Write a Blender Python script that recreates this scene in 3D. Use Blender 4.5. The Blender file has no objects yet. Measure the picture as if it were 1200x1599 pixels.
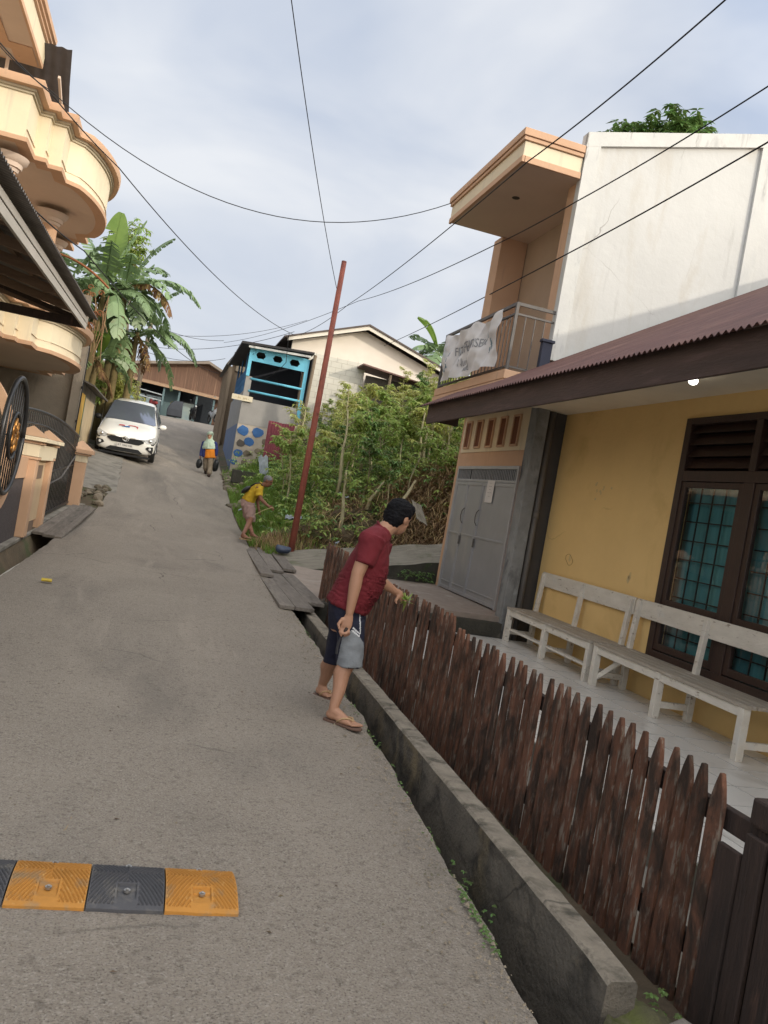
import bpy, bmesh, math, random
from mathutils import Vector, Matrix, noise
from math import sin, cos, pi, radians as RAD, sqrt, atan2
V = Vector
rng = random.Random(7)
scene = bpy.context.scene
COL = scene.collection

# ------------------------------------------------------------------ camera geometry (calibrated from the photograph)
F = 1280.0; ROLL = RAD(10.1); YAW = RAD(15.2); PIT = RAD(-0.4); H = 1.5
_r0 = V((cos(YAW), -sin(YAW), 0)); _f0 = V((sin(YAW), cos(YAW), 0)); _u0 = V((0, 0, 1))
FWD = _f0*cos(PIT) + _u0*sin(PIT); UP = _u0*cos(PIT) - _f0*sin(PIT)
CX = _r0*cos(ROLL) + UP*sin(ROLL); CY = UP*cos(ROLL) - _r0*sin(ROLL)
EYE = V((0, 0, H))
def ray(px, py): return FWD*F + CX*(px-600) - CY*(py-799.5)
def at(px, py, d): return EYE + ray(px, py)*(d/F)
def onX(px, py, v): r = ray(px, py); return EYE + r*(v/r.x)
def onY(px, py, v): r = ray(px, py); return EYE + r*(v/r.y)
def onZ(px, py, v): r = ray(px, py); return EYE + r*((v-H)/r.z)
def proj(p):
    q = p-EYE; f = q.dot(FWD)
    return 600+F*q.dot(CX)/f, 799.5-F*q.dot(CY)/f

# ------------------------------------------------------------------ helpers
ORG = {}
def tag(o, label=None, cat=None, group=None, kind=None):
    if label: o['label'] = label
    if cat: o['category'] = cat
    if group: o['group'] = group
    if kind: o['kind'] = kind
    return o
def thing(name, label, cat, loc=(0, 0, 0), group=None, rz=0):
    o = bpy.data.objects.new(name, None); COL.objects.link(o)
    o.empty_display_size = .2
    o.location = loc; o.rotation_euler = (0, 0, rz); ORG[o.name] = V(loc)
    return tag(o, label, cat, group)
class MB:
    def __init__(s): s.v = []; s.f = []
    def add(s, vs, fs):
        n = len(s.v); s.v += [V(p) for p in vs]; s.f += [tuple(i+n for i in f) for f in fs]; return s
    def box(s, x0, x1, y0, y1, z0, z1):
        return s.add([(x0,y0,z0),(x1,y0,z0),(x1,y1,z0),(x0,y1,z0),(x0,y0,z1),(x1,y0,z1),(x1,y1,z1),(x0,y1,z1)],
                     [(0,3,2,1),(4,5,6,7),(0,1,5,4),(1,2,6,5),(2,3,7,6),(3,0,4,7)])
    def prism(s, poly, vec):
        vec = V(vec); n = len(poly); a = [V(p) for p in poly]; b = [p+vec for p in a]
        return s.add(a+b, [tuple(range(n))[::-1], tuple(range(n, 2*n))]+[(i,(i+1)%n,n+(i+1)%n,n+i) for i in range(n)])
    def beam(s, p0, p1, w, h, up=(0, 0, 1)):
        p0, p1 = V(p0), V(p1); d = (p1-p0).normalized(); up = V(up)
        if abs(d.dot(up)) > .98: up = V((0, 1, 0))
        a = d.cross(up).normalized(); b = a.cross(d).normalized()
        c = [(-a*w/2-b*h/2), (a*w/2-b*h/2), (a*w/2+b*h/2), (-a*w/2+b*h/2)]
        return s.add([p0+k for k in c]+[p1+k for k in c], [(3,2,1,0),(4,5,6,7),(0,1,5,4),(1,2,6,5),(2,3,7,6),(3,0,4,7)])
    def loft(s, rings, cap=True):
        n = len(rings[0]); m = len(rings); vs = [p for r in rings for p in r]
        fs = [(i*n+j, i*n+(j+1) % n, (i+1)*n+(j+1) % n, (i+1)*n+j) for i in range(m-1) for j in range(n)]
        if cap: fs += [tuple(range(n))[::-1], tuple(range((m-1)*n, m*n))]
        return s.add(vs, fs)
    def tube(s, pts, r, n=8, cap=True):
        pts = [V(p) for p in pts]; m = len(pts)
        rs = r if isinstance(r, (list, tuple)) else [r]*m
        rings = []; a = None
        for i, p in enumerate(pts):
            d = (pts[min(i+1, m-1)]-pts[max(i-1, 0)]).normalized()
            if a is None:
                t = V((0, 0, 1)) if abs(d.z) < .9 else V((1, 0, 0)); a = d.cross(t).normalized()
            else:
                a = (a-d*a.dot(d)).normalized()
            b = d.cross(a)
            rings.append([p+(a*cos(2*pi*k/n)+b*sin(2*pi*k/n))*rs[i] for k in range(n)])
        return s.loft(rings, cap)
    def ell(s, rings, n=18):          # rings: (centre, u, v)
        return s.loft([[V(c)+V(u)*cos(2*pi*k/n)+V(w)*sin(2*pi*k/n) for k in range(n)] for c, u, w in rings])
    def capsule(s, p0, r0, p1, r1, n=12):
        p0, p1 = V(p0), V(p1); d = (p1-p0).normalized(); pts = []; rs = []
        for t in (-.98, -.8, -.45): pts.append(p0+d*r0*t); rs.append(r0*sqrt(1-t*t))
        pts += [p0, p1]; rs += [r0, r1]
        for t in (.45, .8, .98): pts.append(p1+d*r1*t); rs.append(r1*sqrt(1-t*t))
        return s.tube(pts, rs, n)
    def ball(s, c, u, v, w, n=16):
        c, u, v, w = V(c), V(u), V(v), V(w)
        return s.ell([(c+w*sin(t), u*max(cos(t), .06), v*max(cos(t), .06)) for t in [RAD(a) for a in range(-86, 87, 172//8)]]+[], n)
    def grid(s, rows):
        n = len(rows[0]); vs = [p for r in rows for p in r]
        return s.add(vs, [(i*n+j, i*n+j+1, (i+1)*n+j+1, (i+1)*n+j) for i in range(len(rows)-1) for j in range(n-1)])
    def build(s, name, mat, parent=None, smooth=False, bevel=0, loc=None, fix=True, auto=None):
        org = V(loc) if loc is not None else (ORG[parent.name] if parent else V((0, 0, 0)))
        me = bpy.data.meshes.new(name)
        me.from_pydata([p-org for p in s.v], [], s.f)
        if fix:
            bm = bmesh.new(); bm.from_mesh(me); bmesh.ops.recalc_face_normals(bm, faces=bm.faces); bm.to_mesh(me); bm.free()
        mats = mat if isinstance(mat, (list, tuple)) else [mat]
        for k in mats: me.materials.append(k)
        if smooth: me.polygons.foreach_set('use_smooth', [True]*len(me.polygons))
        if auto:
            me.polygons.foreach_set('use_smooth', [True]*len(me.polygons)); me.set_sharp_from_angle(angle=RAD(auto))
        o = bpy.data.objects.new(name, me); COL.objects.link(o)
        if parent: o.parent = parent
        else: o.location = org
        ORG[o.name] = org
        if bevel:
            b = o.modifiers.new('bevel', 'BEVEL'); b.width = bevel; b.segments = 2; b.limit_method = 'ANGLE'; b.angle_limit = RAD(40)
        return o
def copy_tree(o, parent=None):
    c = o.copy(); COL.objects.link(c)
    if parent: c.parent = parent
    for ch in list(o.children): copy_tree(ch, c)
    return c
def lerp(a, b, t): return a+(b-a)*t
def interp(tab, y):
    if y <= tab[0][0]: return tab[0][1]
    for (a, b), (c, d) in zip(tab, tab[1:]):
        if y <= c: return b+(d-b)*(y-a)/(c-a)
    return tab[-1][1]
def sstep(a, b, x):
    t = max(0, min(1, (x-a)/(b-a))); return t*t*(3-2*t)
def text_mesh(txt, size, name, mat, parent, M4, depth=.002, align='CENTER'):
    cu = bpy.data.curves.new(name, 'FONT'); cu.body = txt; cu.size = size; cu.align_x = align; cu.align_y = 'CENTER'; cu.extrude = depth
    cu.resolution_u = 3
    t = bpy.data.objects.new(name+'_curve', cu); COL.objects.link(t)
    me = bpy.data.meshes.new_from_object(t.evaluated_get(bpy.context.evaluated_depsgraph_get()))
    bpy.data.objects.remove(t); bpy.data.curves.remove(cu)
    me.transform(Matrix.Translation(-ORG[parent.name]) @ M4); me.materials.clear(); me.materials.append(mat); me.name = name
    o = bpy.data.objects.new(name, me); COL.objects.link(o); o.parent = parent; ORG[o.name] = ORG[parent.name]
    return o
def frame(o, x, y):                      # matrix with local x, y axes and origin
    x = V(x).normalized(); y = V(y); y = (y-x*y.dot(x)).normalized(); z = x.cross(y)
    return Matrix(((x.x,y.x,z.x,o[0]),(x.y,y.y,z.y,o[1]),(x.z,y.z,z.z,o[2]),(0,0,0,1)))

# ------------------------------------------------------------------ materials
def mat(name, base, var=None, scale=6, rough=.8, bump=0, bscale=None, spec=.35, metal=0, stretch=(1, 1, 1), detail=6,
        stain=None, stain2=None, rnd=0, island=0, speck=None, alpha=None, transl=0, coat=0, world=False):
    m = bpy.data.materials.new(name); m.use_nodes = True; nt = m.node_tree; N = nt.nodes; L = nt.links
    P = N['Principled BSDF']; P.inputs['Roughness'].default_value = rough; P.inputs['Specular IOR Level'].default_value = spec
    P.inputs['Metallic'].default_value = metal
    if coat: P.inputs['Coat Weight'].default_value = coat; P.inputs['Coat Roughness'].default_value = .05
    tc = N.new('ShaderNodeTexCoord'); src = tc.outputs['Object']
    if world:
        g = N.new('ShaderNodeNewGeometry'); src = g.outputs['Position']
    if rnd:
        oi = N.new('ShaderNodeObjectInfo'); ml = N.new('ShaderNodeMath'); ml.operation = 'MULTIPLY'; ml.inputs[1].default_value = 37
        L.new(oi.outputs['Random'], ml.inputs[0])
        ad = N.new('ShaderNodeVectorMath'); ad.operation = 'ADD'; L.new(src, ad.inputs[0]); L.new(ml.outputs[0], ad.inputs[1]); srcn = ad.outputs[0]
    else: srcn = src
    def tex(sc, st, det=detail, kind='N', dist=0):
        mp = N.new('ShaderNodeMapping'); mp.inputs['Scale'].default_value = st; L.new(srcn, mp.inputs['Vector'])
        if kind == 'N':
            t = N.new('ShaderNodeTexNoise'); t.inputs['Detail'].default_value = det; t.inputs['Distortion'].default_value = dist
            t.inputs['Roughness'].default_value = .62
        else: t = N.new('ShaderNodeTexVoronoi')
        t.inputs['Scale'].default_value = sc; L.new(mp.outputs[0], t.inputs['Vector']); return t
    def ramp(out, a, b):
        r = N.new('ShaderNodeValToRGB'); r.color_ramp.elements[0].position = a; r.color_ramp.elements[1].position = b
        L.new(out, r.inputs[0]); return r.outputs[0]
    def mix(fac, a, b, mode='MIX'):
        x = N.new('ShaderNodeMix'); x.data_type = 'RGBA'; x.blend_type = mode
        if hasattr(fac, 'node'): L.new(fac, x.inputs[0])
        else: x.inputs[0].default_value = fac
        for k, s in ((6, a), (7, b)):
            if hasattr(s, 'node'): L.new(s, x.inputs[k])
            else: x.inputs[k].default_value = (*s, 1)
        return x.outputs[2]
    c = mix(ramp(tex(scale, stretch).outputs['Fac'], .3, .7), base, var or [k*.85 for k in base])
    if speck:       # (colour, scale, threshold low, threshold high)
        v = tex(speck[1], (1, 1, 1), kind='V'); hs = N.new('ShaderNodeSeparateColor'); L.new(v.outputs['Color'], hs.inputs[0])
        c = mix(ramp(hs.outputs[0], speck[2], speck[3]), c, speck[0])
    for s in (stain, stain2):
        if s:       # (colour, scale, lo, hi, stretch)
            c = mix(ramp(tex(s[1], s[4] if len(s) > 4 else (1, 1, 1), dist=.4).outputs['Fac'], s[2], s[3]), c, s[0])
    if island or rnd:
        hv = N.new('ShaderNodeHueSaturation'); mr = N.new('ShaderNodeMapRange')
        amt = island or rnd
        if island:
            g = N.new('ShaderNodeNewGeometry'); L.new(g.outputs['Random Per Island'], mr.inputs[0])
            mh = N.new('ShaderNodeMapRange'); mh.inputs[3].default_value = .5-.035; mh.inputs[4].default_value = .5+.02
            L.new(g.outputs['Random Per Island'], mh.inputs[0]); L.new(mh.outputs[0], hv.inputs['Hue'])
        else: L.new(oi.outputs['Random'], mr.inputs[0])
        mr.inputs[3].default_value = 1-amt; mr.inputs[4].default_value = 1+amt
        L.new(mr.outputs[0], hv.inputs['Value']); L.new(c, hv.inputs['Color']); c = hv.outputs[0]
    L.new(c, P.inputs['Base Color'])
    if bump:
        t = tex(bscale or scale*4, stretch); b = N.new('ShaderNodeBump'); b.inputs['Strength'].default_value = bump; b.inputs['Distance'].default_value = .02
        L.new(t.outputs['Fac'], b.inputs['Height']); L.new(b.outputs[0], P.inputs['Normal'])
    if transl:
        ts = N.new('ShaderNodeBsdfTranslucent'); L.new(c, ts.inputs[0]); mx = N.new('ShaderNodeMixShader'); mx.inputs[0].default_value = transl
        L.new(P.outputs[0], mx.inputs[1]); L.new(ts.outputs[0], mx.inputs[2]); L.new(mx.outputs[0], N['Material Output'].inputs[0])
    return m
def emit(name, col, st):
    m = mat(name, col); P = m.node_tree.nodes['Principled BSDF']
    P.inputs['Emission Color'].default_value = (*col, 1); P.inputs['Emission Strength'].default_value = st; return m
def glass(name, tint=(.8, .85, .85), rough=.02):
    m = bpy.data.materials.new(name); m.use_nodes = True; N = m.node_tree.nodes; L = m.node_tree.links
    N.remove(N['Principled BSDF']); g = N.new('ShaderNodeBsdfGlossy'); g.inputs['Roughness'].default_value = rough
    t = N.new('ShaderNodeBsdfTransparent'); t.inputs[0].default_value = (*tint, 1)
    lw = N.new('ShaderNodeLayerWeight'); pw = N.new('ShaderNodeMath'); pw.operation = 'POWER'; pw.inputs[1].default_value = 4; L.new(lw.outputs['Facing'], pw.inputs[0]); fr = N.new('ShaderNodeMath'); fr.operation = 'MULTIPLY_ADD'; fr.inputs[1].default_value = .9; fr.inputs[2].default_value = .08; L.new(pw.outputs[0], fr.inputs[0])
    nz = N.new('ShaderNodeTexNoise'); nz.inputs['Scale'].default_value = 1.3; bp = N.new('ShaderNodeBump'); bp.inputs['Strength'].default_value = .03
    L.new(nz.outputs['Fac'], bp.inputs['Height']); L.new(bp.outputs[0], g.inputs['Normal'])
    x = N.new('ShaderNodeMixShader'); L.new(fr.outputs[0], x.inputs[0]); L.new(t.outputs[0], x.inputs[1]); L.new(g.outputs[0], x.inputs[2])
    L.new(x.outputs[0], N['Material Output'].inputs[0]); return m

asphalt = mat('asphalt', (.315,.275,.228), (.255,.223,.186), .8, .93, .9, 90, spec=.2, speck=((.36,.325,.28), 150, .7, 1.0),
              stain=((.185,.165,.143), .55, .5, .72, (1,.4,1)), stain2=((.35,.305,.255), 1.7, .56, .76, (1.6,.25,1)))
# fine dark grit in the asphalt
def add_grit(m, sc, dark, lo, hi):
    nt = m.node_tree; P = nt.nodes['Principled BSDF']; old = P.inputs['Base Color'].links[0].from_socket
    tc = nt.nodes.new('ShaderNodeTexCoord'); v = nt.nodes.new('ShaderNodeTexNoise'); v.inputs['Scale'].default_value = sc; v.inputs['Detail'].default_value = 3
    nt.links.new(tc.outputs['Object'], v.inputs['Vector'])
    r = nt.nodes.new('ShaderNodeValToRGB'); r.color_ramp.elements[0].position = lo; r.color_ramp.elements[1].position = hi
    nt.links.new(v.outputs['Fac'], r.inputs[0])
    x = nt.nodes.new('ShaderNodeMix'); x.data_type = 'RGBA'; x.blend_type = 'MULTIPLY'; nt.links.new(r.outputs[0], x.inputs[0])
    nt.links.new(old, x.inputs[6]); x.inputs[7].default_value = (*dark, 1); nt.links.new(x.outputs[2], P.inputs['Base Color'])
add_grit(asphalt, 130, (.52,.51,.51), .53, .7); add_grit(asphalt, 34, (.72,.71,.71), .55, .72)
def add_cracks(m, sc=.8, wd=.006, col=(.07,.062,.055), lo=.54, hi=.64):
    nt = m.node_tree; P = nt.nodes['Principled BSDF']; old = P.inputs['Base Color'].links[0].from_socket; N = nt.nodes; L = nt.links
    tc = N.new('ShaderNodeTexCoord'); nz = N.new('ShaderNodeTexNoise'); nz.inputs['Scale'].default_value = 2.2; nz.inputs['Detail'].default_value = 6; L.new(tc.outputs['Object'], nz.inputs['Vector'])
    ad = N.new('ShaderNodeMix'); ad.data_type = 'VECTOR'; ad.inputs[0].default_value = .22; L.new(tc.outputs['Object'], ad.inputs[4]); L.new(nz.outputs['Color'], ad.inputs[5])
    v = N.new('ShaderNodeTexVoronoi'); v.feature = 'DISTANCE_TO_EDGE'; v.inputs['Scale'].default_value = sc; L.new(ad.outputs[1], v.inputs['Vector'])
    r = N.new('ShaderNodeValToRGB'); r.color_ramp.elements[0].position = .0; r.color_ramp.elements[0].color = (1,1,1,1); r.color_ramp.elements[1].position = wd; r.color_ramp.elements[1].color = (0,0,0,1); L.new(v.outputs['Distance'], r.inputs[0])
    mk = N.new('ShaderNodeTexNoise'); mk.inputs['Scale'].default_value = .6; L.new(tc.outputs['Object'], mk.inputs['Vector']); r2 = N.new('ShaderNodeValToRGB'); r2.color_ramp.elements[0].position = lo; r2.color_ramp.elements[1].position = hi; L.new(mk.outputs['Fac'], r2.inputs[0])
    mu = N.new('ShaderNodeMath'); mu.operation = 'MULTIPLY'; L.new(r.outputs[0], mu.inputs[0]); L.new(r2.outputs[0], mu.inputs[1])
    x = N.new('ShaderNodeMix'); x.data_type = 'RGBA'; L.new(mu.outputs[0], x.inputs[0]); L.new(old, x.inputs[6]); x.inputs[7].default_value = (*col, 1); L.new(x.outputs[2], P.inputs['Base Color'])
add_cracks(asphalt)
soil = mat('soil', (.13,.095,.06), (.07,.055,.035), 3, .95, .8, 20, stain=((.06,.075,.03), 1.2, .5, .65))
mud = mat('drain_mud', (.035,.03,.022), (.02,.018,.014), 5, .6, .5, 30)
concrete = mat('old_concrete', (.22,.2,.17), (.14,.13,.11), 3, .92, .5, 40, stain=((.045,.042,.036), 2.2, .5, .66), stain2=((.07,.085,.03), 3, .64, .78))
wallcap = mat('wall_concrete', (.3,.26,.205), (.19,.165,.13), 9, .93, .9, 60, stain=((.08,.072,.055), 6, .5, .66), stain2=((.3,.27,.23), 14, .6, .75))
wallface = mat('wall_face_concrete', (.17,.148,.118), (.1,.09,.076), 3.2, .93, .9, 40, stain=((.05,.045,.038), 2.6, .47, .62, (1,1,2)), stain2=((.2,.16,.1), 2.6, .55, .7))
rawconc = mat('raw_cement_wall', (.3,.26,.21), (.2,.175,.145), 1.3, .93, .35, 25, stain=((.1,.085,.07), 1.1, .5, .7, (1.6,1.6,.5)), stain2=((.36,.32,.26), 2, .6, .75))
slabconc = mat('paving_concrete', (.3,.275,.235), (.2,.185,.16), 4, .9, .45, 40, stain=((.12,.11,.09), 2, .5, .72))
rampconc = mat('rough_ramp_concrete', (.27,.25,.205), (.16,.145,.115), 3, .93, .7, 25, stretch=(1, 5, 1), stain=((.09,.1,.05), 2.5, .55, .72))
darkwall = mat('mossy_block_wall', (.07,.065,.052), (.035,.034,.028), 3, .95, .6, 25, stain=((.2,.18,.14), 2.5, .62, .72), stain2=((.035,.06,.02), 3.5, .55, .7))
tile = mat('white_floor_tile', (.76,.74,.7), (.66,.64,.6), 1.5, .28, .03, 8, spec=.5, stain=((.36,.34,.3), 1.6, .55, .8))
drivetile = mat('drive_tile', (.33,.27,.225), (.25,.205,.17), 7, .75, .2, 40, stain=((.4,.35,.3), 3, .55, .75))
pickwood = mat('picket_wood', (.185,.085,.052), (.11,.058,.04), 8, .85, .9, 26, stretch=(2, 2, .55), rnd=.2,
               stain=((.235,.185,.145), 17, .54, .63, (2.2, 2.2, .55)), stain2=((.05,.034,.026), 4.5, .46, .61, (1.8, 1.8, .8)), spec=.25)
darkwood = mat('dark_wet_wood', (.055,.035,.028), (.03,.022,.019), 5, .8, .6, 20, stretch=(3, 3, .5), stain=((.13,.07,.05), 4, .58, .72, (3,3,.5)))
plank = mat('grey_plank', (.2,.175,.15), (.12,.105,.09), 6, .9, .5, 20, stretch=(4, .5, 4), rnd=.15, stain=((.08,.07,.06), 3, .55, .72, (3,.6,3)))
benchpaint = mat('chipped_white_paint', (.72,.68,.6), (.58,.54,.47), 5, .7, .3, 30, stretch=(2,.6,2), stain=((.3,.25,.2), 12, .6, .68, (2,.7,2)), stain2=((.62,.6,.55), 3, .6, .7))
benchseat = mat('worn_bench_seat', (.44,.39,.32), (.32,.28,.23), 6, .8, .4, 22, stretch=(6,.6,3), stain=((.52,.49,.44), 6, .56, .68, (4,.6,2)))
yellow = mat('ochre_wall_paint', (.8,.56,.24), (.74,.515,.22), 1.6, .75, .3, 9, stain=((.62,.42,.16), 1.1, .58, .8), stain2=((.8,.57,.25), 2.2, .66, .8))
soffit = mat('soffit_board', (.78,.7,.56), (.7,.62,.49), 2, .8)
fascia = mat('fascia_board', (.085,.055,.047), (.055,.037,.032), 3, .75, .4, 20, stretch=(3,.4,3), stain=((.13,.085,.08), 2.5, .56, .72, (1,.5,4)))
tin = mat('rusty_maroon_tin', (.145,.072,.062), (.092,.048,.043), 2.2, .65, .3, 25, stretch=(.6,2.5,1), stain=((.19,.105,.085), 1.5, .52, .7, (.5,2,1)), stain2=((.075,.042,.04), 2.4, .58, .72, (.4,3,1)), spec=.4)
brownframe = mat('brown_window_wood', (.045,.022,.016), (.03,.016,.012), 6, .45, .2, 30, stretch=(3,3,.5), spec=.5)
peach = mat('peach_paint', (.58,.375,.245), (.52,.33,.21), 1.8, .75, .08, 30, stain=((.42,.27,.17), 1.3, .6, .8), stain2=((.4,.27,.19), 3, .6, .76, (2.5,2.5,.25)))
cream = mat('cream_paint', (.72,.63,.46), (.67,.58,.42), 1.6, .75, .06, 30, stain=((.57,.49,.36), 1.3, .6, .8), stain2=((.52,.46,.36), 3, .58, .76, (2.5,2.5,.22)))
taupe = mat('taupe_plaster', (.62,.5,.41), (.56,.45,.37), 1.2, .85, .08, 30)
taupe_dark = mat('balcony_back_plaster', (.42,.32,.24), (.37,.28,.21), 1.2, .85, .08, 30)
whitewash = mat('cream_white_plaster', (.585,.59,.575), (.52,.525,.51), .8, .8, .3, 9, stain=((.46,.43,.37), .9, .54, .76, (1.6,1.6,.35)), stain2=((.4,.4,.385), 2.0, .6, .78, (2.4,2.4,.22)))
paleband = mat('weathered_white_band', (.62,.62,.59), (.52,.53,.52), 2, .82, .15, 20, stain=((.3,.31,.31), 1.8, .55, .72, (2,2,.5)), stain2=((.16,.155,.14), 2.6, .62, .74, (2,2,.35)))
greycem = mat('dark_grey_cement', (.105,.092,.08), (.075,.067,.06), 1.6, .9, .15, 25)
greycol = mat('grey_column_cement', (.27,.275,.27), (.18,.185,.185), 3, .85, .3, 25, stain=((.07,.072,.075), 3, .5, .68, (1,1,.6)), stain2=((.3,.32,.32), 4, .62, .75))
pvc = mat('grey_pvc', (.17,.16,.15), (.14,.13,.12), 5, .5)
steel = mat('grey_door_steel', (.36,.365,.385), (.31,.315,.33), 2.5, .38, .06, 6, metal=.35, spec=.5, stain=((.43,.42,.4), 1.4, .55, .75, (1,1,.6)))
steeltrim = mat('grey_door_trim', (.42,.425,.435), (.34,.345,.355), 5, .45, metal=.3)
railmetal = mat('rail_metal', (.13,.12,.115), (.09,.085,.08), 6, .55, metal=.3)
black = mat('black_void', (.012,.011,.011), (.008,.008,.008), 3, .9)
blackiron = mat('black_iron', (.045,.045,.047), (.025,.025,.027), 6, .35, metal=.5, spec=.5)
rustbar = mat('rust_orange_iron', (.3,.12,.045), (.17,.065,.03), 9, .8, .4, 40)
redpole = mat('red_primer_pole', (.29,.085,.058), (.19,.058,.042), 6, .65, .3, 40, stain=((.07,.03,.025), 5, .58, .7))
gold = mat('gold_ornament', (.5,.25,.07), (.32,.15,.05), 8, .35, metal=.75)
cloth_banner = mat('faded_banner_cloth', (.68,.68,.69), (.58,.58,.6), 2.5, .75, .15, 8, stain=((.45,.45,.46), 3, .56, .7), stain2=((.5,.58,.64), 1.6, .62, .74))
ink = mat('faded_grey_ink', (.1,.11,.12)); inkblue = mat('faded_blue_ink', (.1,.2,.26))
paper = mat('paper', (.66,.64,.62), (.6,.58,.56), 4, .8)
yrub = mat('yellow_rubber', (.47,.215,.04), (.37,.17,.035), 4, .75, .3, 60, stain=((.26,.18,.1), 9, .52, .7), stain2=((.55,.33,.12), 25, .6, .75), rnd=.06)
brub = mat('black_rubber', (.075,.075,.082), (.055,.055,.06), 4, .75, .3, 60, stain=((.15,.14,.125), 9, .52, .72), rnd=.06)
bolt_m = mat('steel_bolt', (.5,.49,.47), (.3,.28,.26), 30, .35, metal=.9)
leaf = mat('leaf_green', (.36,.46,.13), (.25,.35,.09), 1.2, .5, spec=.4, island=.45, transl=.5)
leaf_y = mat('leaf_yellow_green', (.54,.55,.19), (.4,.45,.14), 1.0, .5, spec=.4, island=.4, transl=.5)
leaf_d = mat('leaf_dark', (.15,.25,.07), (.1,.18,.05), 1.2, .5, spec=.4, island=.45, transl=.3)
leaf_dry = mat('dry_leaf', (.26,.165,.07), (.17,.1,.045), 2, .8, island=.35, transl=.25)
straw = mat('straw', (.44,.32,.17), (.27,.19,.1), 2, .9, island=.45)
grassm = mat('grass_blade', (.19,.3,.055), (.11,.2,.035), 1.2, .6, island=.4, transl=.35)
banana = mat('banana_leaf', (.2,.29,.13), (.14,.215,.1), 2.2, .42, spec=.5, stain=((.17,.15,.06), 2.2, .64, .8), transl=.25, rnd=.25)
banana_y = mat('young_banana_leaf', (.2,.3,.055), (.14,.24,.04), 2.2, .42, spec=.5, transl=.45)
banana_t = mat('banana_trunk', (.19,.15,.06), (.11,.08,.04), 3, .85, .3, 15, stretch=(2,2,.4))
bark = mat('bark', (.2,.165,.115), (.11,.09,.065), 5, .9, .5, 20, stretch=(2,2,.5), rnd=.25)
palestem = mat('pale_weed_stem', (.42,.38,.24), (.28,.26,.15), 5, .85, .2, 20, rnd=.25)
rockm = mat('rubble_stone', (.24,.2,.145), (.13,.11,.085), 4, .92, .6, 14, rnd=.3, stain=((.08,.085,.05), 3, .55, .7))
skin = mat('light_brown_skin', (.38,.21,.135), (.33,.175,.11), 9, .55, .12, 60, spec=.35)
skin_d = mat('dark_tan_skin', (.22,.1,.06), (.18,.08,.05), 9, .55, .1, 60)
hairm = mat('black_hair', (.009,.009,.011), (.005,.005,.006), 14, .75, .5, 90, spec=.12)
hair_g = mat('grey_hair', (.2,.2,.2), (.06,.06,.06), 9, .7, .8, 60)
maroon = mat('maroon_cotton', (.145,.013,.02), (.11,.01,.016), 6, .85, .25, 140)
navy = mat('navy_cotton', (.014,.016,.035), (.01,.011,.025), 6, .85, .2, 140)
greyfab = mat('grey_jersey', (.21,.225,.24), (.165,.178,.192), 9, .9, .3, 140)
whitefab = mat('white_piping', (.55,.56,.58))
sole = mat('brown_rubber_sole', (.15,.085,.06), (.1,.06,.045), 8, .7); strap_m = mat('sandal_strap', (.42,.28,.15))
wirem = mat('black_cable', (.018,.018,.02)); woodpole = mat('grey_wood_pole', (.23,.18,.13), (.14,.11,.08), 5, .9, stretch=(2,2,.4))
carpaint = mat('white_car_paint', (.8,.79,.75), (.77,.76,.72), 2, .25, spec=.5, coat=.6); tyre = mat('tyre_rubber', (.02,.02,.02), (.014,.014,.014), 8, .85)
carblack = mat('black_car_plastic', (.02,.021,.024), (.014,.015,.017), 6, .45); chrome = mat('chrome_trim', (.75,.75,.75), (.7,.7,.7), 4, .12, metal=1)
add_cracks(whitewash, .7, .004, (.3,.29,.27), .5, .6); add_cracks(yellow, .6, .003, (.5,.34,.13), .56, .62); add_cracks(wallcap, 1.6, .012, (.09,.08,.065), .5, .6); add_cracks(wallface, 1.2, .008, (.04,.036,.03), .5, .6)
carglass = mat('car_glass', (.2,.22,.28), (.15,.165,.21), 1, .08, spec=.9, metal=.55, coat=1.0)  # blue-grey metallic base mimics sky reflected in the glass
lampglass = mat('headlight_lens', (.55,.56,.56), (.3,.3,.31), 14, .08, spec=.8, coat=1)
# ------------------------------------------------------------------ ground, road
ZR = [(-60,-1.0),(-5,-.03),(0,0),(5,.03),(9,.13),(13,.2),(17,.36),(20,.66),(23,1.02),(26,1.38),(28.5,1.72),(33.7,2.55),(40,3.4),(46,4.05),(53,4.65),(60,4.85),(75,5.0),(400,5.0)]
def zr(y): return sum(interp(ZR, y+k) for k in (-1, -.5, 0, .5, 1))/5
RX = [(-6,1.2),(0,1.3),(2.25,1.40),(3,1.45),(4.7,1.55),(5.6,1.59),(8.3,1.66),(10,1.68),(13,1.71),(17,1.78),(20,1.74),(24,1.79),(28.5,1.8),(33.7,1.85),(46,2.4),(52,3.2),(55,5.5),(60,9)]
LX = [(-6,-1.55),(5,-1.45),(13,-1.38),(17,-1.18),(19,-1.1),(20.5,-1.1),(24,-1.35),(27,-2.0),(32,-2.3),(45,-2.8),(50,-4),(55,-9),(60,-12)]
rx = lambda y: interp(RX, y)
lx = lambda y: interp(LX, y)
def lift(x, y): return .11*max(0, min(4.2, 1.75-x))*sstep(14, 23, y)*(1-sstep(32, 48, y))
def road_z(x, y): return zr(y)+lift(x, y)
def hill(x, y):
    s = max(0, x-1.95)
    k = .5*sstep(14.9, 16.7, y)
    h = min(4.4, k*s) + .12*noise.noise(V((x*.9, y*.9, 0)))*min(1, s)
    return h
def ground_z(x, y):
    if lx(y)-.02 < x < rx(y)+.02: return road_z(x, y)-.07
    if x >= rx(y):
        if y < 10.1: return -.5 if x < 1.95 else -.23
        if y < 13.6: return -.4 if x < 2.0 else -.1
        if y < 14.3 and x < 1.95: return -.3
        return road_z(x, y)-.02+hill(x, y)
    if y < 16.9: return zr(y)-.42 if x > -1.77 else zr(y)-.02
    return road_z(x, y)-.02
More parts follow.
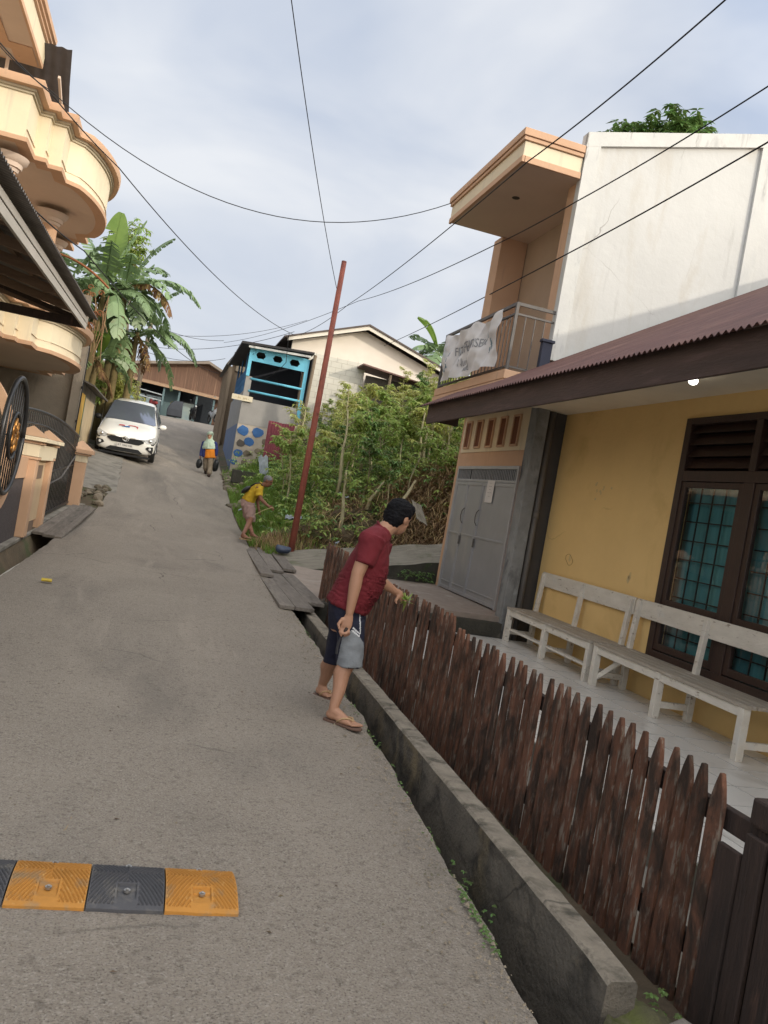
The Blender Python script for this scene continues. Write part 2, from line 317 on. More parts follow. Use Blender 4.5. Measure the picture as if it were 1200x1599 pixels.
xs = [-250,-120,-60,-30,-15,-9,-6,-4.5,-3.5,-2.8,-2.2,-1.9,-1.79,-1.6,-1.5,-1.4,-1.3,-1.2,-1,-.5,0,.5,1]+[1.2+.05*i for i in range(20)]+[2.2+.25*i for i in range(32)]+[10.5,12,15,20,35,60,120,250]
ys = [-80,-40,-20,-10,-6]+[-5+.4*i for i in range(165)]+[62,66,75,100,160,300,400]
g = MB(); g.grid([[V((x, y, ground_z(x, y))) for x in xs] for y in ys])
tag(g.build('ground', soil, smooth=True, fix=False), kind='structure')
# road sheet with broken edges and side skirts
rd = MB(); rows = []; y = -6.0
while y <= 61:
    jl = .05*noise.noise(V((y*1.7, 3, 0)))+.02*noise.noise(V((y*7, 5, 0))); jr = .035*noise.noise(V((y*1.9, 9, 0)))+.022*noise.noise(V((y*6.3, 2, 0)))+.01*noise.noise(V((y*17, 2, 0)))
    a, b = lx(y)+jl, rx(y)+jr; r = [V((a, y, road_z(a, y)-.5))]
    for i in range(15):
        x = lerp(a, b, i/14); e = min(i, 14-i)
        r.append(V((x, y, road_z(x, y)-(.022 if e == 0 else 0)+.006*noise.noise(V((x*2, y*2, 1))))))
    r.append(V((b, y, road_z(b, y)-.5))); rows.append(r)
    y += .12 if y < 12 else .4
rd.grid(rows); tag(rd.build('road', asphalt, fix=False, smooth=True, auto=40), kind='structure')
# concrete apron the car stands on
ap = MB(); rows = []
for i in range(20):
    y = 19.0+i*.35; j0 = .25*noise.noise(V((i, 3, 3))) if i == 0 else 0; x0 = -2.35; x1 = lerp(-.95, -1.25, i/19)+.05*noise.noise(V((y*3, 0, 4)))
    rows.append([V((lerp(x0, x1, k/6), y, road_z(lerp(x0, x1, k/6), y)+(.022 if i else -.03))) for k in range(7)]+[V((x1+.01, y, road_z(x1, y)-.1))])
ap.grid(rows); tag(ap.build('pavement', slabconc, fix=False), kind='structure')

# drain wall along the right of the road
def wl(y): return 1.66+(y-2.27)*.026
w = MB(); rows = []; n = 90
for i in range(n+1):
    y = lerp(2.33, 9.8, i/n); a = wl(y); j = lambda s: .006*noise.noise(V((y*5, s, 0)))+.004*noise.noise(V((y*19, s, 0)))
    zt = .1-(.012*max(0, min(1, (2.52-y)/.19))**2*(1+.8*noise.noise(V((y*9, 4, 0))))); th = .12+.02*(i/n)
    rows.append([V((a-.015+j(1), y, -.52)), V((a+j(2), y, zt-.16)), V((a+.004+j(3), y, zt-.012)), V((a+.016+j(6), y, zt+j(4))), V((a+th-.01+j(7), y, zt+j(4))), V((a+th+j(5), y, zt-.012)), V((a+th, y, -.52))])
m = len(rows[0]); w.loft([r for r in rows])
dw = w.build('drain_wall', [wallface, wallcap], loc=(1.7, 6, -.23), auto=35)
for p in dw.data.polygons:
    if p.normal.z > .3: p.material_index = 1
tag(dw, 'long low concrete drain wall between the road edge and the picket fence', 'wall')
# mossy earth at its broken near end
e = MB(); rows = []
for i in range(21):
    r = []
    for k in range(31):
        u, t = i/20, k/30; x = lerp(1.6, 2.24, t); y = lerp(1.6, 2.4, u)
        z = -.5+(.5*sstep(0, .14, t)*(1-.45*sstep(.3, 1, t)))*(.25+.75*sstep(.1, .95, u))+.05*noise.noise(V((x*9, y*9, 0)))+.025*noise.noise(V((x*25, y*25, 0)))
        r.append(V((x, y, z)))
    rows.append(r)
e.grid(rows); mossm = mat('moss', (.09,.1,.03), (.07,.06,.04), 6, .95, .8, 40, stain=((.16,.14,.1), 7, .52, .68))
tag(e.build('moss_bank', mossm, fix=False, smooth=True), kind='stuff', label='mossy earth heaped at the near end of the drain wall', cat='moss')

for nm_, fn_, y0_, y1_ in (('drain_bed', lambda y: (wl(y)+.08, 2.36, -.3+.03*noise.noise(V((y*3, 5, 7)))), 1.5, 11.0), ('drain_bed', lambda y: (rx(y)-.12, wl(y)+.05, -.46+.03*noise.noise(V((y*3, 0, 7)))), 1.5, 10.0), ('drain_bed', lambda y: (-1.8, lx(y)+.1, zr(y)-.4+.02*noise.noise(V((y*3, 0, 2)))), 4, 16.8)):
    a = MB(); a.grid([[V((lerp(fn_(y)[0], fn_(y)[1], k/4), y, fn_(y)[2]+.02*noise.noise(V((k*1.3, y*4, 1))))) for k in range(5)] for y in [lerp(y0_, y1_, i/80) for i in range(81)]])
    tag(a.build(nm_, mud, fix=False, smooth=True), kind='structure')  # dark mud; the strip beside the fence partly stands in for shade there
def plank_thing(name, label, boards, m=plank, group=None):
    c = sum((V(b[0]) for b in boards), V())/len(boards)
    t = thing(name, label, 'planks', c, group)
    for b in boards:
        p0, p1, wd, th = b; mb = MB(); mb.beam(p0, p1, wd, th); mb.build('board', m, t, bevel=.006)
    return t
Zp = .155
def pb(x0, y0, x1, y1, wd, z=Zp, dz=0): return (V((x0, y0, z)), V((x1, y1, z+dz)), wd, .045)
plank_thing('plank_bridge', 'weathered grey board bridge across the right drain behind the man in the red shirt',
    [pb(1.60,9.35,1.66,11.9,.18), pb(1.81,9.35,1.87,12.7,.225), pb(2.04,9.9,2.11,12.9,.22), pb(1.68,12.0,1.77,15.6,.2,.2,.06), pb(1.92,12.75,2.0,16.0,.225,.2,.08), pb(2.16,13.0,2.25,16.0,.22,.22,.08)])
plank_thing('plank_bridge', 'long grey boards laid over the left drain in front of the black gate',
    [pb(-1.66,13.2,-1.5,16.8,.17,.19,.27), pb(-1.48,13.0,-1.32,16.9,.18,.19,.29), pb(-1.34,12.9,-1.2,16.7,.1,.19,.28)])
plank_thing('plank_bridge', 'short broken boards over the near end of the right drain',
    [(V((1.48,2.16,-.02)), V((1.78,2.12,-.03)), .2, .035), (V((1.82,2.18,-.05)), V((2.02,2.27,-.06)), .16, .05)])

# ------------------------------------------------------------------ porch, driveway, ramp
pth = MB(); pth.grid([[V((2.3+.15*k, y_, -.2+.02*noise.noise(V((k*2, y_*2, 3))))) for k in range(5)] for y_ in [1.2+.3*i for i in range(31)]]); tag(pth.build('path', slabconc, fix=False, smooth=True), kind='structure')
pf_ = MB(); pf_.box(2.88, 2.899, -4, 10.28, -.3, -.006); tag(pf_.build('porch_step', rampconc, loc=(2.89, 3, -.3)), kind='structure')
p = MB(); p.box(2.9, 5.18, -4, 10.28, -.3, 0); po = p.build('porch_floor', tile, loc=(3.8, 3, -.25)); tag(po, kind='structure')
gm = mat('tile_grout', (.5,.48,.45)); j = MB()
for i in range(6): j.box(2.95+.4*i, 2.956+.4*i, -4, 10.26, .0005, .0035)
for i in range(34): j.box(2.92, 5.16, -3.6+.4*i, -3.594+.4*i, .0006, .0032)
j.build('grout_lines', gm, po)
d = MB(); d.prism([(1.98,10.1,.1),(2.35,10.5,.24),(4.95,10.42,.275),(4.95,14.1,.29),(2.1,14.1,.2)], (0, 0, -.4))
tag(d.build('driveway', [drivetile], loc=(3.5, 12, 0)), kind='structure')
d = MB(); d.box(2.42, 4.72, 10.3, 10.41, -.25, .2); d.box(2.05, 2.4, 10.15, 10.5, -.3, .16)
tag(d.build('retaining_wall', darkwall, loc=(3.5, 10.5, -.25)), 'dark mossy kerb wall holding up the tiled driveway of the peach house', 'wall')
d = MB(); rows = []
for i in range(22):
    x = lerp(1.95, 5.8, i/21); zt = .12+.2*(x-2.2)+.03*noise.noise(V((x*2, 5, 0)))
    rows.append([V((x, 13.85+.03*noise.noise(V((x*4, 1, 0))), -.1)), V((x, 13.86+.03*noise.noise(V((x*4, 1, 0))), zt)), V((x, 14.5, zt+.1+.02*noise.noise(V((x*3, 9, 0))))), V((x, 15.2+.12*noise.noise(V((x*3, 7, 0))), zt+.21)), V((x, 15.3, -.1))])
d.grid(rows); o = d.build('concrete_ramp', [rampconc, darkwall], loc=(3.5, 14.3, 0), fix=False)
for q in o.data.polygons:
    if abs(q.normal.y) > .6: q.material_index = 1
tag(o, 'rough concrete ramp slab crossing behind the driveway below the weedy slope', 'slab')

# ------------------------------------------------------------------ picket fence
fx = 2.25
fence = thing('picket_fence', 'long weathered red-brown picket fence beside the drain wall', 'fence', (fx, 6.8, -.4))
def picket_mesh(k, h):
    r = random.Random(k); w = .079*r.uniform(.97, 1.03)/2; mb = MB(); t = 0; lean = r.uniform(-.006, .006)
    tip = r.uniform(.005, .010); sh = r.uniform(.115, .14); off = r.uniform(-.005, .005)
    prof = [(-w,0),(w,0),(w+lean*.4,h*.5),(w+lean,h-sh),(w*.62+lean+off*.5,h-sh*.45),(tip+off+lean,h),(-tip+off+lean,h),(-w*.62+lean+off*.5,h-sh*.45),(-w+lean,h-sh),(-w+lean*.4,h*.5)]
    mb.prism([(0, a, b) for a, b in prof], (.022, 0, 0)); return mb
protos = []
yy = 2.67; i = 0
while yy < 10.95:
    high = .07 if yy > 5.65 else 0
    key = (i % 9)
    if i < 9:
        o = picket_mesh(key, 1.115).build('picket', pickwood, None, bevel=.004); o.parent = fence; protos.append(o)
    else:
        o = protos[key].copy(); COL.objects.link(o); o.parent = fence
    sc = 1+(high+rng.uniform(-.006, .006)+(.1 if yy > 9.6 else 0))/1.115
    o.location = (rng.uniform(-.006, .006), yy-6.8, 0); o.scale = (1, 1, sc); o.rotation_euler = (rng.uniform(-.005, .005), rng.uniform(-.008, .008), rng.uniform(-.015, .015))
    yy += .1065 if yy < 5.5 else .104; i += 1
for z, y0, y1 in ((.545,2.3,5.75),(.0,2.6,5.75),(.6,5.7,11.0),(.02,5.7,11.0)):
    mb = MB(); mb.beam((fx+.047, y0, z), (fx+.047, y1, z), .04, .085); mb.build('rail', darkwood, fence, bevel=.005)
for y in (5.72, 8.4, 10.9):
    mb = MB(); mb.box(fx+.07, fx+.15, y-.04, y+.04, -.3, .62); mb.build('post', darkwood, fence, bevel=.006)
gp = thing('gate_post', 'dark square wooden post with a block cap at the near end of the fence', 'post', (2.33, 2.45, -.25))
mb = MB(); mb.box(2.27, 2.38, 2.37, 2.47, -.3, .585); mb.build('shaft', darkwood, gp, bevel=.008)
mb = MB(); mb.box(2.25, 2.40, 2.36, 2.5, .587, .69); mb.build('cap', darkwood, gp, bevel=.012)
gt = thing('wooden_gate', 'dark upright boards of the wooden gate right of the capped post', 'gate', (2.33, 2.1, -.25))
for y, wd, x in ((2.55,.115,2.225),(2.435,.1,2.235),(2.31,.11,2.24),(2.195,.11,2.25),(2.08,.11,2.245),(1.965,.11,2.25),(1.85,.11,2.25)):
    mb = MB(); mb.box(x, x+.025, y-wd/2, y+wd/2, -.36, .475 if y > 2.5 else .56); mb.build('board', darkwood if y > 2.3 else pickwood, gt, bevel=.005)
mb = MB(); mb.beam((2.29,2.33,.5),(2.29,1.8,.5),.04,.09); mb.build('rail', darkwood, gt, bevel=.005)

# ------------------------------------------------------------------ yellow house
yh = thing('yellow_house', 'low ochre yellow house with brown timber window and rusty maroon tin roof', 'house', (5.2, 4, 0))
X0 = 5.2; wy0, wy1, wz0, wz1 = 2.9, 7.6, .42, 2.96
mb = MB(); mb.box(X0, X0+.15, wy1, 10.44, -.1, 3.3); mb.box(X0, X0+.15, -4, wy0, -.1, 3.3); mb.box(X0, X0+.15, wy0, wy1, -.1, wz0); mb.box(X0, X0+.15, wy0, wy1, wz1, 3.3)
mb.build('wall', yellow, yh)
mb = MB(); mb.box(X0+.15, 10, 10.3, 10.44, -.1, 3.3); mb.build('side_wall', greycem, yh)
mb = MB(); mb.box(X0+.16, 9.5, -4.2, -4, -.1, 5); mb.box(9.5, 9.65, -4, 10.3, -.1, 6); mb.build('rear_wall', yellow, yh)
# marks on the wall: scuffs and a child's scrawl
mb = MB()
for (a, b, wd) in (((850,770),(925,775),.02),):
    pass
sc = MB()
for k in range(9):
    c = onX(935+rng.uniform(-18, 22), 768+rng.uniform(-14, 12), X0-.0015-.0006*k)
    sc.add([c+V((0, a*rng.uniform(.012, .03), b*rng.uniform(.012, .03))) for a, b in ((-1,-.4),(0,-1),(1,-.3),(.7,.8),(-.5,1))], [(0,1,2,3,4)])
for px, py in ((981,905),(984,900),(890,872)):
    c = onX(px, py, X0-.002); sc.add([c+V((0, a*.03, b*.05)) for a, b in ((-1,-.4),(0,-1),(1,-.3),(.7,.8),(-.5,1))], [(0,1,2,3,4)])
scuff = mat('wall_scuff', (.6,.47,.27), (.66,.47,.2), 9, .9); sc.build('plaster_scuffs', scuff, yh, fix=False)
loop = [onX(889+5*cos(t)*(1+.3*sin(2*t)), 874+9*sin(t), X0-.004) for t in [i*.55 for i in range(13)]]
mb = MB(); mb.tube(loop, .0022, 5); mb.build('chalk_scrawl', mat('brown_crayon', (.3,.17,.06)), yh)
# window
wf = MB(); fw = .075
def fr(y0, y1, z0, z1, x0=X0-.025, x1=X0+.09): wf.box(x0, x1, y0, y1, z0, z1)
fr(wy1-fw, wy1+.02, wz0, wz1+.02); fr(wy0, wy0+fw, wz0, wz1)
fr(wy0+fw, wy1-fw, wz1-.05, wz1+.02); fr(wy0+fw, wy1-fw, wz0-.02, wz0+.09); fr(wy0+fw, wy1-fw, 2.31, 2.42, X0-.022)
cols = [7.525, 6.49, 5.33, 4.17, 2.975]
for y in cols[1:-1]: fr(y-.075, y+.075, wz0+.09, 2.31); fr(y-.045, y+.045, 2.42, wz1-.05)
win = wf.build('window', brownframe, yh, bevel=.004)
sash = MB(); pane = MB(); bars = MB(); louv = MB()
for a, b in zip(cols[1:], cols[:-1]):
    lo, hi = a+.075, b-(.0 if b > 7.5 else .075)
    for z0, z1 in ((.52,.93),(.985,2.305)):
        sash.box(X0-.012, X0+.03, lo, lo+.07, z0, z1); sash.box(X0-.012, X0+.03, hi-.07, hi, z0, z1)
        sash.box(X0-.012, X0+.03, lo+.07, hi-.07, z0, z0+.07); sash.box(X0-.012, X0+.03, lo+.07, hi-.07, z1-.06, z1)
        pane.add([(X0+.008, lo+.07, z0+.07), (X0+.008, hi-.07, z0+.07), (X0+.008, hi-.07, z1-.06), (X0+.008, lo+.07, z1-.06)], [(3,2,1,0)])
    for k in range(1, 5): bars.box(X0+.1, X0+.112, lerp(lo, hi, k/5)-.006, lerp(lo, hi, k/5)+.006, .5, 2.3)
    for k in range(1, 9): bars.box(X0+.101, X0+.111, lo, hi, .5+k*.2-.006, .5+k*.2+.006)
    for k in range(4):
        z = 2.45+k*.125; louv.prism([(X0+.0, lo-.03, z),(X0+.07, lo-.03, z+.115),(X0+.085, lo-.03, z+.11),(X0+.015, lo-.03, z-.005)], (0, hi-lo+.06, 0))
sash.build('sash', brownframe, win, bevel=.004); pane.build('pane', glass('window_glass'), win); bars.build('grille', blackiron, win); louv.build('louvre', brownframe, win)
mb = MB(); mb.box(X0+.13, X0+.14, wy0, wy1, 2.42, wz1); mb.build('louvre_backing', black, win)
cur = mat('teal_curtain', (.13,.35,.36), (.08,.25,.28), 3, .85, .1, 20, stretch=(1,6,.3), stain=((.4,.34,.28), 1.2, .58, .72, (1,2,1)))
mb = MB(); rows = []
for i in range(140):
    y = lerp(wy0, wy1, i/139); x = X0+.155+.022*sin(y*26+1.5*sin(y*3)); rows.append([V((x, y, .42)), V((x+.01*sin(y*9), y, 1.4)), V((x, y, 2.3))])
mb.grid(rows); mb.build('curtain', cur, win, smooth=True, fix=False)
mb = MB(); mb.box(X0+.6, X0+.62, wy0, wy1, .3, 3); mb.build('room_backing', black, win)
# ceiling, fascia, roof
mb = MB(); mb.box(3.84, X0, -4, 10.46, 3.2, 3.225); mb.box(3.84, 4.1, 10.46, 11.7, 3.2, 3.225)
for y in (1.5, 4.2, 6.9, 9.6): pass
mb.build('soffit', soffit, yh)
mb = MB(); mb.box(3.6, 3.635, -4, 11.8, 2.83, 3.12); mb.box(3.637, 4.1, 11.76, 11.795, 2.88, 3.15); mb.build('fascia', fascia, yh, bevel=.006)
mb = MB(); rows = []; y = -4.0; per = .0765
edge = [3.52, 3.58, 3.8, 4.03]
def roofz(x): return 3.10+(x-3.52)*.578
prof = []
while y < 11.95:
    z = .013*sin(2*pi*y/per); xs_ = [3.515+.012*noise.noise(V((y*1.3, 0, 0))), 3.9, 4.02]
    if y < 10.43: xs_ += [5.2, 6.6, 8.0, 9.6]
    else: xs_ += [4.03, 4.035, 4.04, 4.045]
    rows.append([V((x, y, roofz(x)+z+.01*noise.noise(V((x, y*.7, 2))))) for x in xs_]); y += per/6
mb.grid(rows); mb.v += [p+V((0, 0, -.006)) for p in mb.v]; n0 = len(mb.v)//2; mb.f += [tuple(i+n0 for i in f[::-1]) for f in mb.f]
mb.build('roof', tin, yh, smooth=True, fix=False)
mb = MB()
for k in range(20): mb.beam((3.64, -3.5+k*.8, 3.105), (5.0 if -3.5+k*.8 < 10.4 else 4.0, -3.5+k*.8, 3.105+.56*((5.0 if -3.5+k*.8 < 10.4 else 4.0)-3.64)), .05, .08)
mb.build('rafters', darkwood, yh)
lb = onZ(1083, 595, 3.15); lamp = thing('ceiling_lamp', 'small lit white bulb under the eave of the yellow house', 'lamp', lb)
mb = MB(); mb.ball(lb, (.045,0,0), (0,.045,0), (0,0,.038)); mb.build('bulb', emit('lit_bulb', (1,.95,.85), 4), lamp, smooth=True)
mb = MB(); mb.tube([lb+V((0,0,.05)), lb+V((0,0,.03))], [.06,.05], 14); mb.build('holder', paper, lamp)

# ------------------------------------------------------------------ benches
def bench(label, A, B, near):
    t = thing('bench', label, 'bench', (A.x, (A.y+B.y)/2, 0), 'white painted benches on the porch')
    ax = (B-A).normalized(); pr = V((ax.y, -ax.x, 0)); L = (B-A).length     # pr points to the house
    P = lambda s, q, z: A+ax*s+pr*q+V((0, 0, z))
    for q in (.05, .165, .28, .385):
        mb = MB(); mb.beam(P(-.02, q, .44), P(L+.02, q, .44+.0), .1, .03); mb.build('seat_slat', benchseat, t, bevel=.004)
    mb = MB(); mb.beam(P(.03, .03, .385), P(L-.03, .03, .385), .03, .075); mb.build('apron', benchpaint, t, bevel=.004)
    mb = MB(); mb.beam(P(-.03, .455, .905), P(L+.03, .455, .905), .025, .19); mb.build('backrest', benchpaint, t, bevel=.005)
    for s in (.035, L/2, L-.035):
        mb = MB(); mb.beam(P(s, .035, 0), P(s, .035, .425), .07, .07, ax); mb.build('leg', benchpaint, t, bevel=.005)
        mb = MB(); mb.beam(P(s, .40, 0), P(s, .40, .43), .065, .065, ax); mb.v[4:8] = mb.v[4:8]
        mb.beam(P(s, .40, .40), P(s, .435, .98), .05, .06, ax); mb.build('back_post', benchpaint, t, bevel=.005)
        mb = MB(); mb.beam(P(s, .07, .13), P(s, .37, .13), .04, .06); mb.build('stretcher', benchpaint, t, bevel=.004)
    mb = MB(); mb.beam(P(.06, .07, .1) if not near else P(L-.06, .07, .1), P(.35, .2, .40) if not near else P(L-.35, .2, .40), .03, .05); mb.build('brace', benchpaint, t, bevel=.004)
    if not near:
        mb = MB(); mb.beam(P(.03, .1, .16), P(L-.03, .1, .16), .09, .025); mb.build('foot_rail', benchpaint, t, bevel=.004)
    return t
bench('nearer white wooden bench below the brown window of the yellow house', V((4.65,5.42,0)), V((4.69,7.84,0)), True)
bench('farther white wooden bench against plain yellow wall by the grey pipe', V((4.70,7.95,0)), V((4.71,10.2,0)), False)

# ------------------------------------------------------------------ peach house
ph = thing('peach_house', 'two storey peach house with grey folding steel door, balcony and tall cream side wall', 'house', (4.9, 12, .28))
y0, y1, z0 = 10.62, 13.75, .28; dy0, dy1, dz1 = 11.0, 13.56, 2.42
mb = MB(); mb.box(4.9, 5.1, y0, dy0, z0-.3, 3.3); mb.box(4.9, 5.1, dy1, y1, z0-.3, 3.3); mb.box(4.9, 5.1, dy0, dy1, dz1, 3.3)
mb.box(5.1, 9, 13.6, y1, 0, 3.3); mb.box(9, 9.15, y0, y1, 0, 7); mb.build('wall', peach, ph)
vy = [13.43, 12.985, 12.39, 11.825, 11.265]
mb = MB(); mb.prism([(4.885, 13.63, 2.66),(4.885, 10.92, 2.66),(4.885, 10.92, 3.29),(4.885, 13.63, 3.29)], (.012, 0, 0)); mb.build('vent_panel', cream, ph)
for y in (13.36, 12.86, 12.36, 11.86, 11.36):
    v = MB(); w_ = .1
    v.box(4.855, 4.884, y-w_-.03, y-w_, 2.72, 3.2); v.box(4.855, 4.884, y+w_, y+w_+.03, 2.72, 3.2); v.box(4.855, 4.884, y-w_, y+w_, 3.17, 3.2); v.box(4.85, 4.884, y-w_, y+w_, 2.72, 2.75)
    f = v.build('vent', peach, ph); mb = MB(); mb.box(4.872, 4.8835, y-w_, y+w_, 2.75, 3.17); mb.build('vent_opening', mat('vent_inside', (.17,.06,.025)), f)
# door
dr = MB(); dr.box(4.87, 4.93, dy0, dy0+.05, .285, dz1); dr.box(4.87, 4.93, dy1-.05, dy1, .285, dz1); dr.box(4.87, 4.93, dy0+.05, dy1-.05, dz1-.05, dz1); dr.box(4.87, 4.93, dy0+.05, dy1-.05, 2.16, 2.2)
door = dr.build('door', steeltrim, ph, bevel=.004)
leaves = [(12.97, 13.51), (12.29, 12.965), (11.05, 12.285)]
for a, b in leaves:
    lf = MB(); lf.box(4.885, 4.915, a, b, .3, 2.16)
    l = lf.build('door_leaf', steel, door, bevel=.004)
    tr = MB(); tr.box(4.872, 4.886, a+.005, a+.045, .3, 2.15); tr.box(4.872, 4.886, b-.045, b-.005, .3, 2.15)
    tr.box(4.871, 4.886, a+.045, b-.045, 1.255, 1.285); tr.box(4.873, 4.886, a+.045, b-.045, .3, .35); tr.box(4.873, 4.886, a+.045, b-.045, .42, .44); tr.box(4.873, 4.886, a+.045, b-.045, 2.1, 2.15)
    tr.build('leaf_trim', steel, door, bevel=.003)
    gr = MB(); k = a+.03
    while k < b-.02: gr.box(4.893, 4.907, k-.008, k+.008, 2.2, 2.37); k += .065
    gr.build('grille', steeltrim, door)
for y in (12.9, 12.24):
    hd = MB(); hd.box(4.862, 4.872, y-.02, y+.03, 1.1, 1.24); hd.build('lock', railmetal, door); hd = MB(); hd.tube([(4.87, y, 1.45), (4.84, y+.02, 1.5), (4.835, y+.03, 1.58), (4.84, y+.02, 1.66), (4.87, y, 1.71)], .008, 6); hd.build('handle', railmetal, door)
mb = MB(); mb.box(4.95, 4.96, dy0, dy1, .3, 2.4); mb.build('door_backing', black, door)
nt_ = thing('paper_notice', 'white paper notice stuck high on the grey steel door', 'notice', (4.868, 11.93, 2.04))
mb = MB(); mb.box(4.866, 4.869, 11.79, 12.08, 1.84, 2.19); mb.build('sheet', paper, nt_)
for k, (s, z) in enumerate((('- -- -', 2.15), ('-- ---', 2.10), ('---', 2.05), ('- -- - --', 2.0), ('- --', 1.94))):
    text_mesh(s, .055, 'lettering', ink, nt_, frame((4.864, 11.935, z), (0,-1,0), (0,0,1)), .0005)
# grey column and pipe at the corner, dark lower side wall
mb = MB(); mb.box(4.72, 4.9, 10.36, 10.6, -.1, 3.3); mb.build('corner_column', greycol, ph, bevel=.01)
mb = MB(); mb.box(4.9, 9.1, 10.5, 10.62, -.1, 3.9); mb.build('lower_side_wall', greycem, ph)
dp = MB(); dp.tube([(4.985, 10.44, -.05), (4.985, 10.44, 3.2)], .045, 12); dp.tube([(4.985,10.44,1.7),(4.985,10.44,1.8)], .052, 12)
dp.build('downpipe', pvc, ph, smooth=True)
# upper side wall with raised bands (its top climbs towards the back)
def topz(x): return 7.07+(x-4.8)*.28
mb = MB(); mb.prism([(4.8,10.52,3.9),(9.15,10.52,3.9),(9.15,10.52,topz(9.15)),(4.8,10.52,topz(4.8))], (0,.1,0)); mb.build('side_wall', whitewash, ph)
mb = MB(); mb.prism([(4.79,10.47,3.9),(5.0,10.47,3.9),(5.0,10.47,topz(5.0)-.18),(4.79,10.47,topz(4.79)-.18)], (0,.048,0))
mb.prism([(4.78,10.468,topz(4.78)-.18),(9.15,10.468,topz(9.15)-.18),(9.15,10.468,topz(9.15)+.02),(4.78,10.468,topz(4.78)+.02)], (0,.16,0))
mb.prism([(7.56,10.47,3.9),(7.77,10.47,3.9),(7.77,10.47,topz(7.77)-.18),(7.56,10.47,topz(7.56)-.18)], (0,.048,0)); mb.build('wall_band', paleband, ph)
# balcony slab
def slab(mb_, x0, ya, yb, z_0, z_1, x1=5.6): mb_.box(x0, x1, ya, yb, z_0, z_1)
a = MB(); slab(a, 4.2, 10.5, 13.5, 3.27, 3.42, 4.8); a.build('balcony_slab', cream, ph)
a = MB(); slab(a, 4.165, 10.48, 13.53, 3.422, 3.5, 4.79); slab(a, 4.18, 10.49, 13.515, 3.515, 3.64, 4.78); a.build('balcony_band', peach, ph, bevel=.008)
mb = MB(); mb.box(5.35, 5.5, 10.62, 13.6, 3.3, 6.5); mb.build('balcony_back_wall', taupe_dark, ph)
mb = MB(); mb.box(4.8, 5.36, 10.6, 13.75, 3.3, 3.62); mb.build('balcony_floor', taupe, ph)
mb = MB(); mb.box(4.86, 5.34, 13.38, 13.74, 3.6, 6.45); mb.build('far_pillar', peach, ph, bevel=.006)
mb = MB(); mb.box(4.82, 5.34, 10.625, 10.9, 3.62, 6.45); mb.build('near_pillar', peach, ph, bevel=.006)
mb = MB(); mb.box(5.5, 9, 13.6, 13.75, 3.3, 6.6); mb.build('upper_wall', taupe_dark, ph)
# roof slab over the balcony
s = MB(); s.box(3.93, 5.5, 10.53, 13.42, 6.44, 6.52); s.build('roof_soffit', taupe, ph)
s = MB(); s.box(3.9, 4.775, 10.5, 13.45, 6.525, 6.72); s.build('roof_fascia', cream, ph)
s = MB(); s.box(3.885, 3.925, 10.485, 13.46, 6.43, 6.52); s.box(3.93, 4.78, 10.485, 10.525, 6.432, 6.52); s.box(3.87, 4.77, 10.47, 13.48, 6.725, 6.775); s.box(3.85, 4.77, 10.45, 13.5, 6.78, 6.88); s.build('roof_trim', peach, ph, bevel=.006)
s = MB(); s.box(4.77, 9, 10.63, 13.5, 6.53, 6.7); s.build('roof', greycem, ph)
s = MB(); s.tube([(4.35, 11.7, 6.436), (4.35, 11.7, 6.445)], .06, 16); s.build('downlight', carblack, ph)
# balcony railing
rl = MB(); xr = 4.22
for y in (10.53, 13.45): rl.box(xr-.02, xr+.02, y-.02, y+.02, 3.64, 4.58)
for z in (4.56, 4.42, 3.69):
    h = .022 if z > 4.5 else .013
    rl.box(xr-.017, xr+.017, 10.55, 13.43, z-h, z+h); rl.box(xr+.02, 4.8, 10.515, 10.545, z-h, z+h); rl.box(xr+.02, 4.86, 13.44, 13.465, z-h, z+h)
y = 10.7
while y < 13.4: rl.box(xr-.006, xr+.006, y-.006, y+.006, 3.7, 4.41); y += .135
x = xr+.15
while x < 4.8: rl.box(x-.006, x+.006, 10.523, 10.537, 3.7, 4.41); x += .145
rl.build('balcony_railing', railmetal, ph)
mb = MB(); mb.box(4.62, 4.77, 10.38, 10.465, 3.62, 4.1); mb.box(4.6, 4.79, 10.36, 10.465, 4.1, 4.14); mb.build('meter_box', mat('navy_box', (.04,.045,.07)), ph, bevel=.006)
# banner
bn = thing('banner', 'crumpled pale grey cloth banner with faded lettering hung on the balcony railing', 'banner', (4.17, 11.9, 3.7))
def bpt(s, t):             # s 0..1 from near (right) edge to far, t 0 top..1 bottom
    y = lerp(10.75, 13.1, s); sag = .1*sin(pi*min(1, s/.42))*(s < .42)+.07*sin(pi*max(0, (s-.42)/.58))*(s >= .42)
    z = lerp(4.5-sag, 3.7+.02*sin(s*9), t)
    x = 4.12-.024*sin(s*13+t*5)-.02*sin(s*31-t*9)-.035*noise.noise(V((s*5, t*4, 0)))*(1-.3*t)-.012*noise.noise(V((s*15, t*9, 3)))
    return V((x-.012, y+.03*t, z))
mb = MB(); mb.grid([[bpt(i/60, k/26) for k in range(27)] for i in range(61)]); mb.build('cloth', cloth_banner, bn, smooth=True, fix=False)
ink2 = mat('washed_out_ink', (.2,.21,.23), (.3,.31,.33), 9)
def banner_text(txt, size, s, t, m=ink2):
    o = text_mesh(txt, size, 'lettering', m, bn, frame((0, 0, 0), (1, 0, 0), (0, 1, 0)) , .0008)
    o.data.transform(Matrix.Translation(ORG[bn.name]))
    for v in o.data.vertices:
        p = bpt(s-v.co.x/2.35, t-v.co.y/.78); v.co = V((p.x-.006-v.co.z, p.y, p.z))-ORG[bn.name]
    return o
banner_text('FIZOFEIENSEIA.', .2, .47, .42); banner_text('&', .12, .49, .57); banner_text('Nuc ul', .18, .55, .69); banner_text('mud', .14, .5, .84)
